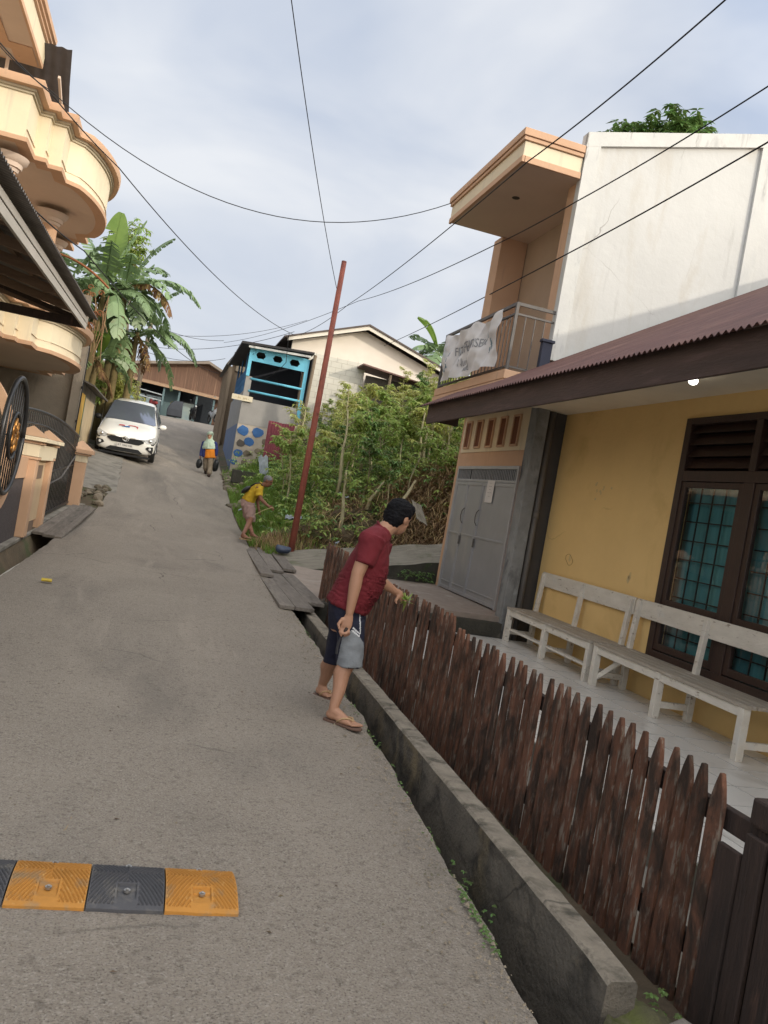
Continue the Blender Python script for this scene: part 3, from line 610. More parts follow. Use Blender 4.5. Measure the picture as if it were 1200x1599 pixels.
for s, t in ((.16,.3),(.13,.45),(.12,.55),(.14,.62),(.86,.45),(.87,.58),(.85,.72),(.88,.8)):
    o = banner_text('\u00a7' if s < .5 else '&', .11, s, t, inkblue)
# ------------------------------------------------------------------ left house
lh = thing('cream_house', 'ornate cream and peach house with two lobed balconies on the left', 'house', (-4.2, 16, .2))
def sweep(mb, outline, prof, closed=False):
    """profile points (outward offset, z) swept along a plan polyline"""
    n = len(outline); rows = []
    for i, p in enumerate(outline):
        p = V((p[0], p[1])); a = V(outline[max(i-1, 0)][:2]); b = V(outline[min(i+1, n-1)][:2])
        d0 = (p-a).normalized() if i else (b-p).normalized(); d1 = (b-p).normalized() if i < n-1 else d0
        n0 = V((d0.y, -d0.x)); n1 = V((d1.y, -d1.x)); m = (n0+n1)
        m = m/max(.35, m.length_squared/2) if m.length > .01 else n0
        rows.append([V((p.x+m.x*o, p.y+m.y*o, z)) for o, z in prof])
    mb.grid(rows)
def plan():
    DXB = -.15
    pts = [(-6.3,14.0),(-2.78,14.0),(-2.78,14.75),(-2.6,14.75),(-2.6,15.0),(-2.38,15.0),(-2.38,15.55)]
    for k in range(1, 24):
        t = k/24; y = lerp(15.55, 19.05, t); pts.append((-2.3+.46*sin(pi*t)**.6, y))
    pts += [(-2.38,19.05),(-2.38,19.6),(-2.6,19.6),(-2.6,19.85),(-2.78,19.85),(-2.78,20.6),(-6.3,20.6)]
    return [(x+DXB, y) for x, y in pts]
PL = plan()
def balcony(z0, z1):
    h = z1-z0
    a = MB(); sweep(a, PL, [(0, z0+.065), (0, z1-.2)]); b = a.build('balcony_parapet', cream, lh, auto=30)
    a = MB(); sweep(a, PL, [(0, z1-.2), (.03, z1-.2), (.03, z1-.165), (.06, z1-.16), (.06, z1-.12)]); a.build('balcony_moulding', mat('aged_cream', (.46,.4,.29), (.4,.34,.25), 3, .8), lh, auto=30)
    a = MB(); sweep(a, PL, [(.06, z1-.12), (.16, z1-.115), (.18, z1-.04), (.18, z1), (-.12, z1+.01), (-.12, z0+.2)]); a.build('balcony_rim', peach, lh, auto=30)
    a = MB(); sweep(a, PL, [(-.16, z0+.008), (.04, z0), (.05, z0+.065), (0, z0+.065)]); a.build('balcony_base_trim', peach, lh, auto=30)
    a = MB(); a.add([(x, y, z0+.012) for x, y in PL], [tuple(range(len(PL)))]); a.build('balcony_soffit', taupe, lh, fix=False)
    a = MB(); a.add([(x+.02, y, z0+.2) for x, y in PL], [tuple(range(len(PL)))]); a.build('balcony_floor', taupe, lh, fix=False)
balcony(6.08, 7.02); balcony(3.12, 3.85)
mb = MB(); mb.box(-9, -6.2, 8, 20.5, -.2, 9.6); mb.build('wall', cream, lh)
def column(x, y, z0, z1, r=.17):
    mb = MB(); mb.tube([(x, y, z0), (x, y, z1-.25)], [r*1.05, r*.92], 20)
    c = mb.build('column', peach, lh, auto=40)
    mb = MB(); mb.tube([(x, y, z1-.25), (x, y, z1-.2), (x, y, z1-.19), (x, y, z1-.12), (x, y, z1-.08), (x, y, z1-.01)], [r*1.05, r*1.15, r*1.35, r*1.4, r*1.75, r*1.9], 22); mb.build('capital', taupe, c, auto=40)
column(-3.25, 14.6, 3.9, 6.0); column(-2.95, 17.4, 3.9, 6.0); column(-3.2, 19.6, 3.9, 6.0); 
# upper eave with stepped cornice, dark tin awning beyond
o = [(-9, 10), (-4.0, 10), (-4.0, 19.45), (-9, 19.45)]
a = MB(); sweep(a, o, [(-.02, 9.5), (.03, 9.5), (.035, 9.58)]); sweep(a, o, [(.05, 9.98), (.09, 10.0), (.09, 10.05), (.14, 10.07), (.14, 10.12), (.19, 10.14), (.2, 10.24), (-.3, 10.3)]); a.build('eave_trim', peach, lh, auto=30)
a = MB(); sweep(a, o, [(.03, 9.58), (.04, 9.98)]); a.build('eave_fascia', cream, lh)
a = MB(); a.add([(-9,10,9.51),(-3.98,10,9.51),(-3.98,19.47,9.51),(-9,19.47,9.51)], [(0,1,2,3)]); a.build('eave_soffit', taupe, lh, fix=False)
a = MB(); a.box(-5.3, -4.5, 10, 18.9, 9.488, 9.505); a.box(-8, -5.3, 18.2, 18.9, 9.488, 9.505); a.box(-4.5, -4.05, 18.6, 19.4, 9.489, 9.506); a.build('soffit_band', peach, lh)
a = MB(); rows = []
for i in range(80):
    x = lerp(-6.2, -3.35, i/79); z = .012*sin(i*1.05); rows.append([V((x-.05, 19.2, 9.95+z)), V((x-.1, 19.9, 9.45+z)), V((x-.12, 20.6, 8.98+z))])
a.grid(rows); a.build('tin_awning', mat('dark_tin', (.09,.082,.085), (.06,.055,.057), 3, .6, .2, 20), lh, fix=False, smooth=True)
a = MB(); a.beam((-3.6,19.4,9.4),(-3.6,20.55,8.95),.05,.07); a.beam((-4.6,19.2,7),(-4.6,19.2,9.5),.06,.06); a.build('awning_frame', taupe, lh)
# arch bracket of the porch under the lower balcony
a = MB(); arc = [(x, 15.3, z) for x, z in [(-4.2+1.62*sin(t)*1.0, 1.45+1.55*cos(t)) for t in [RAD(k*6) for k in range(0, 15)]]]
inner = [(p[0]-.16*(p[0]+4.2)/1.62-.0, 15.3, 1.45+(p[2]-1.45)*.9) for p in arc]
a.prism(arc+inner[::-1], (0, .18, 0)); a.build('arch', peach, lh, auto=40)
a = MB(); a.box(-2.72, -2.48, 15.28, 15.52, .1, 1.45); a.box(-2.76, -2.44, 15.24, 15.56, 1.45, 1.53); a.box(-2.8, -2.4, 15.2, 15.6, 1.54, 1.6); a.build('arch_pillar', peach, lh, bevel=.01)
# carport canopy
brownwood = mat('brown_rafter_wood', (.2,.135,.09), (.13,.085,.06), 5, .85, .3, 20, stretch=(.5,3,3))
CS = .027
cp = thing('carport_canopy', 'dark corrugated carport canopy with a pale fascia in front of the cream house', 'canopy', (-2.5, 9.8, 3.5))
a = MB(); a.box(-1.5, -1.47, 3, 13.0, 3.3, 3.385); a.box(-1.475, -1.465, 3, 12.99, 3.395, 3.46); a.v = [V((p.x, p.y, p.z+CS*(p.y-12.9))) for p in a.v]; a.build('fascia', mat('pale_fascia', (.5,.47,.43), (.42,.4,.36), 4, .6, stretch=(2,.4,2)), cp, bevel=.004)
a = MB(); rows = []; y = 3.0
while y < 13.35:
    z = .014*sin(2*pi*y/.076); rows.append([V((-1.36, y, 3.52+z)), V((-2.6, y, 3.74+z)), V((-4.18, y, 4.0+z))]); y += .076/6
a.grid(rows); a.v = [V((p.x, p.y, p.z+CS*(p.y-12.9))) for p in a.v]; a.build('roof_sheet', mat('grey_tin', (.17,.155,.145), (.1,.092,.088), 2, .6, .3, 25, stretch=(.6,3,1)), cp, fix=False, smooth=True)
for k in range(9):
    a = MB(); y = 4.0+k*1.12; a.beam((-1.5, y, 3.4+CS*(y-12.9)), (-4.18, y, 3.88+CS*(y-12.9)), .06, .1); a.build('rafter', brownwood, cp)
for x, z in ((-1.9,3.52),(-2.5,3.63),(-3.1,3.74),(-3.7,3.84)):
    a = MB(); a.beam((x, 3, z+.03-CS*9.9), (x, 13.25, z+.04), .05, .05); a.build('batten', brownwood, cp)
a = MB(); a.beam((-1.5,12.9,3.36),(-4.18,12.9,3.36),.07,.12); a.beam((-1.5,12.9,3.4),(-4.1,12.9,3.95),.06,.06); a.build('end_beam', darkwood, cp)
a = MB(); a.beam((-1.62, 12.9, .2), (-1.62, 12.9, .1), .05, .05)
# boundary wall
bw = thing('boundary_wall', 'peach and grey boundary wall with twin capped gate pillars on the left', 'wall', (-1.85, 12, .1))
def pz(y): return .12+.012*(y-11)
a = MB(); a.prism([(-1.77,4,-.4),(-1.77,14.9,-.4),(-1.77,14.9,pz(14.9)),(-1.77,4,pz(4))], (-.3,0,0)); a.build('plinth', mat('grey_plinth', (.15,.14,.135), (.1,.095,.092), 2, .9, .3, 25, stain=((.04,.042,.036), 2, .55, .75)), bw, bevel=.01)
a = MB(); a.prism([(-1.755,4,pz(4)+.002),(-1.755,14.9,pz(14.9)+.002),(-1.755,14.9,pz(14.9)+.05),(-1.755,4,pz(4)+.05)], (-.3,0,0)); a.build('plinth_cap', slabconc, bw, bevel=.006)
DC = V((-1.78, 10.4, 1.55)); DR = .68
def arcpts(r, a0, a1, n, x): return [V((x, DC.y+r*cos(RAD(lerp(a0, a1, i/n))), DC.z+r*sin(RAD(lerp(a0, a1, i/n))))) for i in range(n+1)]
a = MB(); a.prism([V((-1.84,12.25,pz(12)+.05)), V((-1.84,12.25,1.15))]+arcpts(DR+.16, -15, -165, 24, -1.84)+[V((-1.84,4,1.15)), V((-1.84,4,pz(4)+.05))], (-.12,0,0)); a.build('stone_panel', mat('dark_pebble_panel', (.1,.085,.085), (.065,.055,.056), 30, .9, .5, 90), bw)
a = MB(); a.prism(arcpts(DR+.045, 8, -188, 30, -1.8)+arcpts(DR+.24, -188, 8, 30, -1.8), (-.16,0,0)); a.build('round_frame', peach, bw, auto=40)
a = MB(); a.box(-1.99, -1.82, 11.2, 12.3, 1.02, 1.3); a.build('shoulder', peach, bw)
for yc in (12.4, 13.95):
    a = MB(); a.box(-1.98, -1.72, yc-.13, yc+.13, pz(yc)+.05, 1.28); pl_ = a.build('pillar', peach, bw, bevel=.008)
    a = MB(); a.box(-2.0, -1.7, yc-.15, yc+.15, 1.325, 1.5); a.build('collar', cream, pl_, bevel=.006)
    a = MB(); a.box(-2.0, -1.7, yc-.15, yc+.15, 1.285, 1.32); a.box(-2.03, -1.67, yc-.18, yc+.18, 1.503, 1.54); a.build('moulding', peach, pl_, bevel=.005)
    a = MB(); a.box(-2.08, -1.62, yc-.25, yc+.25, 1.545, 1.6); a.build('cap', cream, pl_, bevel=.006)
    a = MB(); q = 1.605; c = (-1.85, yc, q+.15); a.add([(-2.07,yc-.24,q),(-1.63,yc-.24,q),(-1.63,yc+.24,q),(-2.07,yc+.24,q),c], [(3,2,1,0),(0,1,4),(1,2,4),(2,3,4),(3,0,4)]); a.build('pyramid', mat('brown_peach', (.5,.32,.2), (.43,.27,.17), 3, .8), pl_)
a = MB(); a.box(-1.9, -1.8, 12.54, 13.81, .35, 1.28); a.build('panel', mat('pale_peach', (.58,.43,.27), (.52,.38,.24), 3, .8), bw)
a = MB(); a.box(-1.91, -1.79, 12.9, 13.5, .17, .34); a.box(-1.905, -1.785, 12.9, 13.5, 1.0, 1.2); a.build('panel_recess', mat('brown_recess', (.2,.14,.1)), bw)
a = MB(); a.box(-2.0, -1.7, 12.54, 13.81, 1.285, 1.5); a.box(-2.07, -1.63, 12.66, 13.69, 1.546, 1.598); a.build('beam', cream, bw, bevel=.006)
gp2 = thing('gate_pillar', 'single slim peach gate pillar with pyramid cap nearest the white car', 'pillar', (-1.63, 17.0, .27))
ORG[gp2.name] = V((-1.93, 20.0, .39))
a = MB(); a.box(-2.06, -1.79, 19.87, 20.14, .2, 1.43); a.build('shaft', peach, gp2, bevel=.008)
a = MB(); a.box(-2.07, -1.78, 19.86, 20.15, 1.433, 1.56); a.build('collar', cream, gp2, bevel=.005)
a = MB(); a.box(-2.12, -1.73, 19.81, 20.2, 1.563, 1.6); a.box(-2.17, -1.68, 19.76, 20.25, 1.603, 1.68); a.build('cap', peach, gp2, bevel=.006)
a = MB(); q = 1.682; a.add([(-2.16,19.77,q),(-1.69,19.77,q),(-1.69,20.24,q),(-2.16,20.24,q),(-1.925,20.0,q+.17)], [(3,2,1,0),(0,1,4),(1,2,4),(2,3,4),(3,0,4)]); a.build('pyramid', peach, gp2)
# round ornamental grille
rg = thing('round_grille', 'round black barred grille with a gold emblem set in the boundary wall', 'grille', DC)
a = MB(); a.tube(arcpts(DR, 0, 360, 48, -1.76), .03, 10); a.build('ring', blackiron, rg, smooth=True)
a = MB(); k = -DR+.04
while k < DR: h = sqrt(DR*DR-k*k); a.tube([DC+V((0, k, -h)), DC+V((0, k, h))], .009, 6); k += .135
a.build('bars', blackiron, rg, smooth=True)
a = MB(); a.tube([DC+V((-.03, -DR, 0)), DC+V((-.03, DR, 0))], .012, 6); a.build('cross_bar', blackiron, rg)
em = MB(); e0 = DC+V((.035, -.02, 0)); em.tube([e0+V((0, .27*cos(t), .27*sin(t))) for t in [i*pi/16 for i in range(33)]], .022, 8); emb = em.build('emblem', blackiron, rg, smooth=True)
em = MB()
for k in range(7):
    t0 = k*2*pi/7; em.tube([e0+V((.01, r*cos(t0+s), r*sin(t0+s))) for r, s in ((.03,0),(.1,.5),(.16,.3),(.2,-.1),(.16,-.4),(.1,-.25))], [.02,.024,.022,.018,.014,.008], 7)
em.ball(e0, (.03,0,0), (0,.06,0), (0,0,.06)); em.build('ornament', gold, emb, smooth=True)
# sliding gate
sg = thing('iron_gate', 'black vertical bar iron gate with arched top rail between the peach pillars', 'gate', (-2.12, 16.5, .3))
def gz(y): return 2.0-.02*(y-13.6)**2
def gx(y): return -2.02+.07*(y-12.2)
gb = lambda y: .2+.075*(y-13)
a = MB(); y = 12.2
while y < 16.85: a.tube([(gx(y), y, gb(y)), (gx(y), y, gz(y))], .011, 6); y += .125
a.build('bars', blackiron, sg)
ys_ = [12.2+.1545*i for i in range(31)]
a = MB(); a.tube([(gx(y), y, gz(y)) for y in ys_], .024, 8); a.tube([(gx(y), y, gz(y)-.2-.03*(y-14)*(y > 14)) for y in ys_], .018, 8); a.build('top_rail', blackiron, sg, smooth=True)
a = MB(); a.tube([(gx(y), y, gb(y)+.02) for y in ys_], .03, 8); a.tube([(gx(y), y, gb(y)+.75) for y in ys_], .016, 6); a.build('bottom_rail', blackiron, sg)
a = MB(); a.tube([(-1.8,14.3,.35),(-1.8,14.3,1.45)], .016, 6); a.tube([(-1.78,14.5,.9),(-1.72,15.4,1.0),(-1.66,16.5,1.4)], .014, 6); a.build('latch_bar', railmetal, sg)
th_ = MB(); th_.prism([(-2.5,14.2,.25),(-1.76,14.2,.25),(-1.6,16.8,.45),(-1.4,17.3,.5),(-2.5,17.3,.5)], (0,0,-.6)); tag(th_.build('gate_threshold', slabconc, loc=(-2.1,16,0)), 'worn concrete threshold strip under the black iron gate', 'threshold')
# raw cement wall and shack beyond the cream house
cw = MB(); cw.box(-9, -2.36, 20.85, 21.05, -.2, 5.2); o = cw.build('cement_wall', rawconc, loc=(-4, 21, .5)); tag(o, 'stained bare cement end wall below the lower lobed balcony', 'wall')
cw = MB(); cw.box(-2.42, -2.2, 20.6, 20.83, .3, 4.0); o = cw.build('cement_post', rawconc, loc=(-2.3, 20.7, .5), bevel=.01); tag(o, 'grey cement post at the right end of the bare cement wall', 'post')
cb = MB(); cb.tube([(-2.18, 20.58, .8), (-2.17, 20.58, 2.5), (-2.17, 20.58, 4.0)], .015, 6)
for z in (1.4, 2.2, 3.0): cb.tube([(-2.18, 20.58, z-.03), (-2.18, 20.58, z+.03)], .024, 6)
tag(cb.build('cable_riser', wirem, loc=(-2.18, 20.58, .8)), 'black cable clipped up the side of the grey cement post', 'cable')
sk = thing('roadside_shack', 'small cement kiosk with a mustard panel and lean-to roof left of the white car', 'shack', (-2.6, 23, 1.3))
a = MB(); a.box(-6, -2.27, 21.1, 25.3, .6, 3.15); a.build('wall', rawconc, sk)
a = MB(); a.box(-2.268, -2.25, 21.25, 22.3, 1.0, 2.95); a.build('door', mat('mustard_paint', (.5,.3,.05), (.42,.25,.05), 3, .7), sk)
a = MB(); a.box(-2.268, -2.245, 22.3, 22.45, 1.0, 2.95); a.build('door_frame', mat('green_paint', (.06,.12,.07)), sk)
a = MB(); a.box(-2.268, -2.25, 22.5, 25.1, 1.7, 2.9); a.build('shutter', mat('beige_board', (.45,.36,.23), (.36,.28,.18), 3, .8), sk)
a = MB(); a.box(-2.268, -2.25, 22.5, 25.1, 1.0, 1.66); a.build('lower_board', mat('green_board', (.07,.13,.09), (.05,.1,.07), 3, .8), sk)
a = MB(); a.prism([(-6,20.95,4.4),(-1.95,20.95,3.1),(-1.95,20.95,3.14),(-6,20.95,4.46)], (0,4.7,0)); a.build('roof', greycem, sk)
a = MB(); a.prism([(-2.27,21.06,3.15),(-6,21.06,3.15),(-6,21.06,4.38),(-2.27,21.06,3.19)], (0,4.3,0)); a.build('gable', rawconc, sk)
# pipe in the left drain, rusty scroll railing with dried vines
pp = MB(); pp.tube([(-1.62,8.5,-.17),(-1.64,10.7,-.13),(-1.66,12.2,-.15),(-1.7,13.5,-.12),(-1.72,14.5,-.1)], .028, 8)
tag(pp.build('drain_pipe', mat('white_pvc', (.6,.58,.53), (.5,.48,.43), 6, .5), loc=(-1.65,11,-.15), smooth=True), 'thin white plastic pipe lying in the left drain below the grey plinth', 'pipe')
tr = thing('scroll_railing', 'rusty orange scrollwork railing above the lower balcony by the banana clump', 'railing', (-2.7, 21.4, 4.2))
a = MB(); top = [V((lerp(-3.4, -2.05, t), 21.3, 6.1-.55*t*t)) for t in [i/10 for i in range(11)]]; a.tube(top, .03, 7); a.build('top_rail', rustbar, tr, smooth=True)
a = MB(); r_ = random.Random(5)
for k in range(26):
    c = V((r_.uniform(-3.2, -2.15), 21.3+r_.uniform(-.05, .05), r_.uniform(4.5, 5.5))); q = r_.uniform(.07, .14)
    a.tube([c+V((q*(1-.07*i)*cos(i*.6), 0, q*(1-.07*i)*sin(i*.6))) for i in range(13)], .013, 5)
a.build('scrollwork', rustbar, tr)
a = MB()
for k in range(46):
    x = r_.uniform(-3.2, -2.0); z = r_.uniform(4.6, 5.4); a.tube([(x, 21.35+r_.uniform(-.15, .15), z), (x+r_.uniform(-.1, .1), 21.4, z-.5), (x+r_.uniform(-.15, .15), 21.4, z-r_.uniform(.8, 1.2))], .012, 4)
a.build('dried_vines', mat('dry_vine', (.3,.19,.1), (.17,.11,.06), 6, .9), tr)

# ------------------------------------------------------------------ speed bump
sb = thing('speed_bump', 'rubber speed bump of alternating yellow and black ribbed segments', 'speed bump', (0, 3, .02))
def bump_z(u): return .004+.03*sin(pi*max(.0, min(1, u)))**.8
for k in range(5):
    x1 = .497-.255*k; x0 = x1-.25; m = yrub if k % 2 == 0 else brub
    NX, NY = 84, 120; rows = []
    for j in range(NY+1):
        v = j/NY; row = []
        for i in range(NX+1):
            u = i/NX; z = .022+bump_z(v); a_, b_ = abs(u-.5)*2, v
            if .06 < v < .94 and .02 < u < .98:
                # chevron ribs that open away from the middle of the segment
                if v < .66: ph_ = b_*11+a_*9
                else: ph_ = (1.32-b_)*11+a_*9
                if not (a_ < .32 and (v < .42 or v > .86)): z += .0045*max(-1, min(.6, 2.0*sin(2*pi*ph_)))
            if a_ < .26 and .13 < v < .4: z = .022+bump_z(.2)+ (.0 if v > .3 else -.006)
            row.append(V((lerp(x0, x1, u), lerp(2.785, 3.095, v)+.004*noise.noise(V((k*3+u*3, v*2, 0))), z)))
        rows.append(row)
    mb = MB(); mb.grid(rows)
    lo = [V((p.x, p.y, -.0)) for p in rows[0]]; hi = [V((p.x, p.y, -.0)) for p in rows[-1]]
    mb.grid([lo, rows[0]]); mb.grid([rows[-1], hi]); mb.grid([[r[0], V((r[0].x, r[0].y, 0))] for r in rows]); mb.grid([[V((r[-1].x, r[-1].y, 0)), r[-1]] for r in rows])
    sgm = mb.build('segment', m, sb, fix=False, auto=35)
    for v in (.27, .93):
        c = V(((x0+x1)/2, lerp(2.785, 3.095, v), .022+bump_z(v)))
        b = MB(); b.tube([c+V((0,0,-.006)), c+V((0,0,.002))], .011, 14); b.tube([c+V((0,0,.0031)), c+V((0,0,.006)), c+V((0,0,.007))], [.0065,.006,.004], 6); b.build('bolt', bolt_m, sgm)

# ------------------------------------------------------------------ red pole and far poles
rp0, rp1 = V((2.45, 15.1, .35)), V((2.5, 15.1, 5.95))
q0 = onY(456, 852, 15.1); q1 = onY(538, 408, 15.1)
a = MB(); a.tube([q0-V((0,0,.4)), q0.lerp(q1, .5), q1], [.062, .056, .047], 14); o = a.build('steel_pole', redpole, loc=q0, smooth=True)
tag(o, 'thin leaning red-brown steel pole standing at the foot of the weedy slope', 'pole')
a = MB(); a.tube([at(217,592,34)-V((0,0,2)), at(237,500,34)], [.1,.085], 8); up_ = a.build('pole', woodpole, loc=at(217,592,34))
tag(up_, 'grey wooden utility pole with a small black box behind the bush', 'pole')
a = MB(); c = at(224,553,33.9); a.box(c.x-.12, c.x+.16, c.y-.1, c.y+.1, c.z-.2, c.z+.2); bx_ = a.build('junction_box', carblack, up_)

# ------------------------------------------------------------------ cables
def wire(label, pts, sag, r=.009, n=24):
    a = MB()
    if proj(pts[0])[0] > 1140 or proj(pts[0])[1] < 0 or proj(pts[0])[0] < 0: pts = [pts[0]+(pts[0]-pts[1]).normalized()*(3.2 if proj(pts[0])[0] > 300 else 1.5)]+pts; sag = [0]+list(sag)
    P_ = []
    for (p, q), s in zip(zip(pts, pts[1:]), sag):
        for i in range(n): t = i/n; P_.append(p.lerp(q, t)-V((0, 0, s*4*t*(1-t))))
    P_.append(pts[-1]); a.tube(P_, r*.8, 5)
    o = a.build('cable', wirem, loc=pts[0], smooth=True); return tag(o, label, 'cable', 'overhead cables')
wire('cable hanging from the top edge of the photo to the tip of the red pole', [at(454,-10,8), at(526,450,15.0)], [.1], .007)
wire('highest cable on the right, passing the corner of the peach roof slab', [at(1150,-15,7), at(825,252,10.4), at(545,475,24), at(470,522,30)], [.05,.1,.1], .011)
wire('middle cable crossing the cream side wall toward the far roofs', [at(1215,125,7.5), at(900,315,10.3), at(770,384,13), at(560,470,26), at(350,535,38)], [.03,.02,.1,.2], .01)
wire('lowest right cable ending near the balcony banner', [at(1215,213,7.5), at(868,406,10.8), at(600,540,30)], [.02,.05], .011)
wire('sagging cable slung between the cream house and the peach roof slab', [at(-10,60,11), at(80,142,11.5), at(706,317,14)], [.05,.95], .009)
wire('thick straight cable from the cream house down to the blue house roof', [at(-10,55,10.9), at(80,146,11.45), at(186,262,13.5), at(462,524,27.5)], [.03,.03,.35], .012)
wire('cable running low from the carport to the shack by the shop', [at(-10,262,8), at(132,392,12), at(342,583,34)], [.05,.35], .012)
for k, (p, q, s) in enumerate(((at(237,505,34), at(350,532,36), .2),(at(235,520,34), at(480,500,40), .4),(at(230,540,34), at(460,518,30), .35),(at(225,548,34), at(352,560,37), .25))):
    wire(['thin cable from the wooden pole top to the beige shack roof','thin cable from the wooden pole toward the gable roof','thin slack cable from the wooden pole to the blue house','lowest thin cable between the wooden pole and the beige shack'][k], [p, q], [s], .012)
wire('white drooping cord across the open bay of the blue house', [at(452,520,27.3), at(447,566,27.6), at(398,592,28.1)], [.05,.2], .014)

# ------------------------------------------------------------------ blue railing house
bh = thing('blue_house', 'grey house with turquoise porch frame above a blue stone-patterned base', 'house', (3, 28.3, 2.3))
BX0, BX1, BY = 2.08, 4.15, 28.3
turq = mat('turquoise_paint', (.15,.5,.68), (.13,.44,.6), 3, .55, stain=((.6,.62,.6), 3, .66, .75)); bluest = mat('blue_stone', (.035,.13,.34), (.03,.1,.26), 4, .6, .3, 12)
blueside = mat('blue_wash', (.12,.17,.27), (.1,.13,.21), 3, .8, stain=((.2,.2,.2), 2, .6, .75))
smooth_grey = mat('grey_render', (.3,.29,.275), (.25,.24,.23), 2, .85, .15, 15)
a = MB(); a.box(BX0, 4.4, BY, BY+.2, 3.42, 4.3); a.box(BX0, BX0+.2, BY+.2, 34, 3.42, 4.55); a.box(BX0, BX0+.2, BY, BY+.19, 4.3, 5.05); a.build('parapet', smooth_grey, bh)
a = MB(); a.box(BX0+.001, BX0+.21, BY+.22, 34, 1.2, 3.42); a.build('side_base', blueside, bh)
a = MB(); a.box(BX0, 4.4, BY+.01, BY+.21, 1.2, 3.42); a.build('base', mat('beige_mortar', (.42,.37,.31), (.34,.3,.25), 3, .9, .3, 14), bh)
r_ = random.Random(3)
for cx, cz, q in ((2.3,3.2,.2),(2.8,3.22,.2),(2.55,2.86,.17),(2.28,2.75,.15),(2.25,2.42,.16),(2.16,2.1,.12),(3.1,2.95,.13),(2.9,2.6,.12),(2.55,2.45,.13),(3.3,3.2,.12),(2.5,2.12,.11)):
    a = MB(); pts = [(cx+q*r_.uniform(.85,1.1)*cos(i*pi/5), BY+.008, cz+q*r_.uniform(.75,1)*sin(i*pi/5)) for i in range(10)]; a.prism(pts, (0,-.012,0)); a.build('painted_stone', rockm if cx > 2.86 or cz in (2.45, 2.12) else bluest if cz != 2.75 else greycem, bh, bevel=.01)
a = MB(); a.box(BX0-.02, BX0+.09, BY-.03, BY+.05, 4.35 if False else 5.05, 6.05); a.build('frame_post', turq, bh)
a = MB(); a.box(BX1-.15, BX1-.03, BY-.03, BY+.05, 3.9, 6.03); a.build('frame_post', turq, bh)
a = MB()
beam_poly = [(BX0-.02, 6.05), (BX1, 6.05), (BX1, 5.6), (BX0-.02, 5.6)]
a.box(BX0+.09, BX1-.15, BY-.02, BY+.03, 5.92, 6.04); a.box(BX0+.09, BX1-.15, BY-.02, BY+.03, 5.58, 5.7)
for x0_, x1_ in ((2.2,2.28),(2.62,2.86),(3.2,3.44),(3.8,3.99)):
    a.prism([(x0_-.07,BY-.02,5.7),(x1_+.07,BY-.02,5.7),(x1_,BY-.02,5.81),(x1_+.07,BY-.02,5.92),(x0_-.07,BY-.02,5.92),(x0_,BY-.02,5.81)], (0,.05,0))
a.build('fretwork_beam', turq, bh)
for z in (4.98, 4.56):
    a = MB(); a.tube([(BX0+.15, BY, z), (BX1-.1, BY, z)], .04, 8); a.build('rail', turq, bh, smooth=True)
a = MB()
for k in range(34):
    y = BY+.35+k*.16; a.tube([(BX0+.08, y, 4.56), (BX0+.08, y+(.12 if k % 2 else -.12), 5.0), (BX0+.08, y, 5.45)], .018, 5)
a.tube([(BX0+.08, BY+.2, 5.45), (BX0+.08, 33.8, 5.45)], .025, 6)
for y in (BY+.5, 30.2, 32.2, 33.8): a.tube([(BX0+.08, y, 4.5), (BX0+.08, y, 6.1)], .035, 6)
a.build('side_railing', mat('blue_rail', (.07,.17,.32), (.05,.13,.26)), bh)
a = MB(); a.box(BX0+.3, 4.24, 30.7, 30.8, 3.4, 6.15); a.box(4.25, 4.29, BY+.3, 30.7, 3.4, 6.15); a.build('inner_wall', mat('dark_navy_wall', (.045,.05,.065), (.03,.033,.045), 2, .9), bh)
a = MB(); a.prism([(BX0-.35,BY-.3,6.05),(4.2,BY-.3,6.2),(4.2,BY-.3,6.27),(BX0-.35,BY-.3,6.13)], (0,6,0)); a.build('roof', mat('dark_roof_sheet', (.05,.047,.048), (.035,.033,.034), 3, .7), bh)
a = MB(); a.beam((BX0-.1,BY-.25,6.0),(4.1,BY-.25,6.1),.04,.07); a.build('eave_batten', paleband, bh)
a = MB(); a.tube([(4.2, BY-.15, 2.8), (4.26, BY-.15, 6.2)], .06, 8); a.tube([(4.0, BY+.3, 4), (4.03, BY+.3, 5.6)], .05, 8); a.build('wood_post', woodpole, bh)
sgn = thing('name_board', 'small cream board with a short name on the corner of the blue house', 'sign', (2.0, 28.1, 4.3))
a = MB(); c = (2.02, BY-.06, 4.25); a.box(1.72, 2.42, BY-.08, BY-.05, 4.18, 4.36); a.build('board', mat('cream_board', (.62,.56,.42), (.56,.5,.38)), sgn)
text_mesh('- Su  art -', .12, 'lettering', mat('ochre_ink', (.35,.26,.12)), sgn, frame((2.07, BY-.083, 4.27), (1,0,0), (0,0,1)), .001)
ms = MB(); rows = []
for i in range(41):
    x = i/40; rows.append([V((lerp(2.95, 3.85, x)-.0, 26.9+.02*sin(i*1.6)+.1*t, lerp(2.05, 3.6, t)+.03*noise.noise(V((x*3, t*3, 0))))) for t in (0, .3, .6, 1)])
ms.grid(rows); ms.v += [p+V((0,.012,0)) for p in ms.v]; n0 = len(ms.v)//2; ms.f += [tuple(i+n0 for i in f[::-1]) for f in ms.f]
tag(ms.build('tin_sheet', mat('maroon_sheet', (.2,.045,.06), (.15,.035,.048), 2, .7, .2, 10, stain=((.26,.11,.11), 2, .58, .75)), loc=(3.4, 26.9, 2.05), smooth=True, fix=False), 'upright maroon corrugated sheet leaning below the grey porch wall', 'tin sheet')

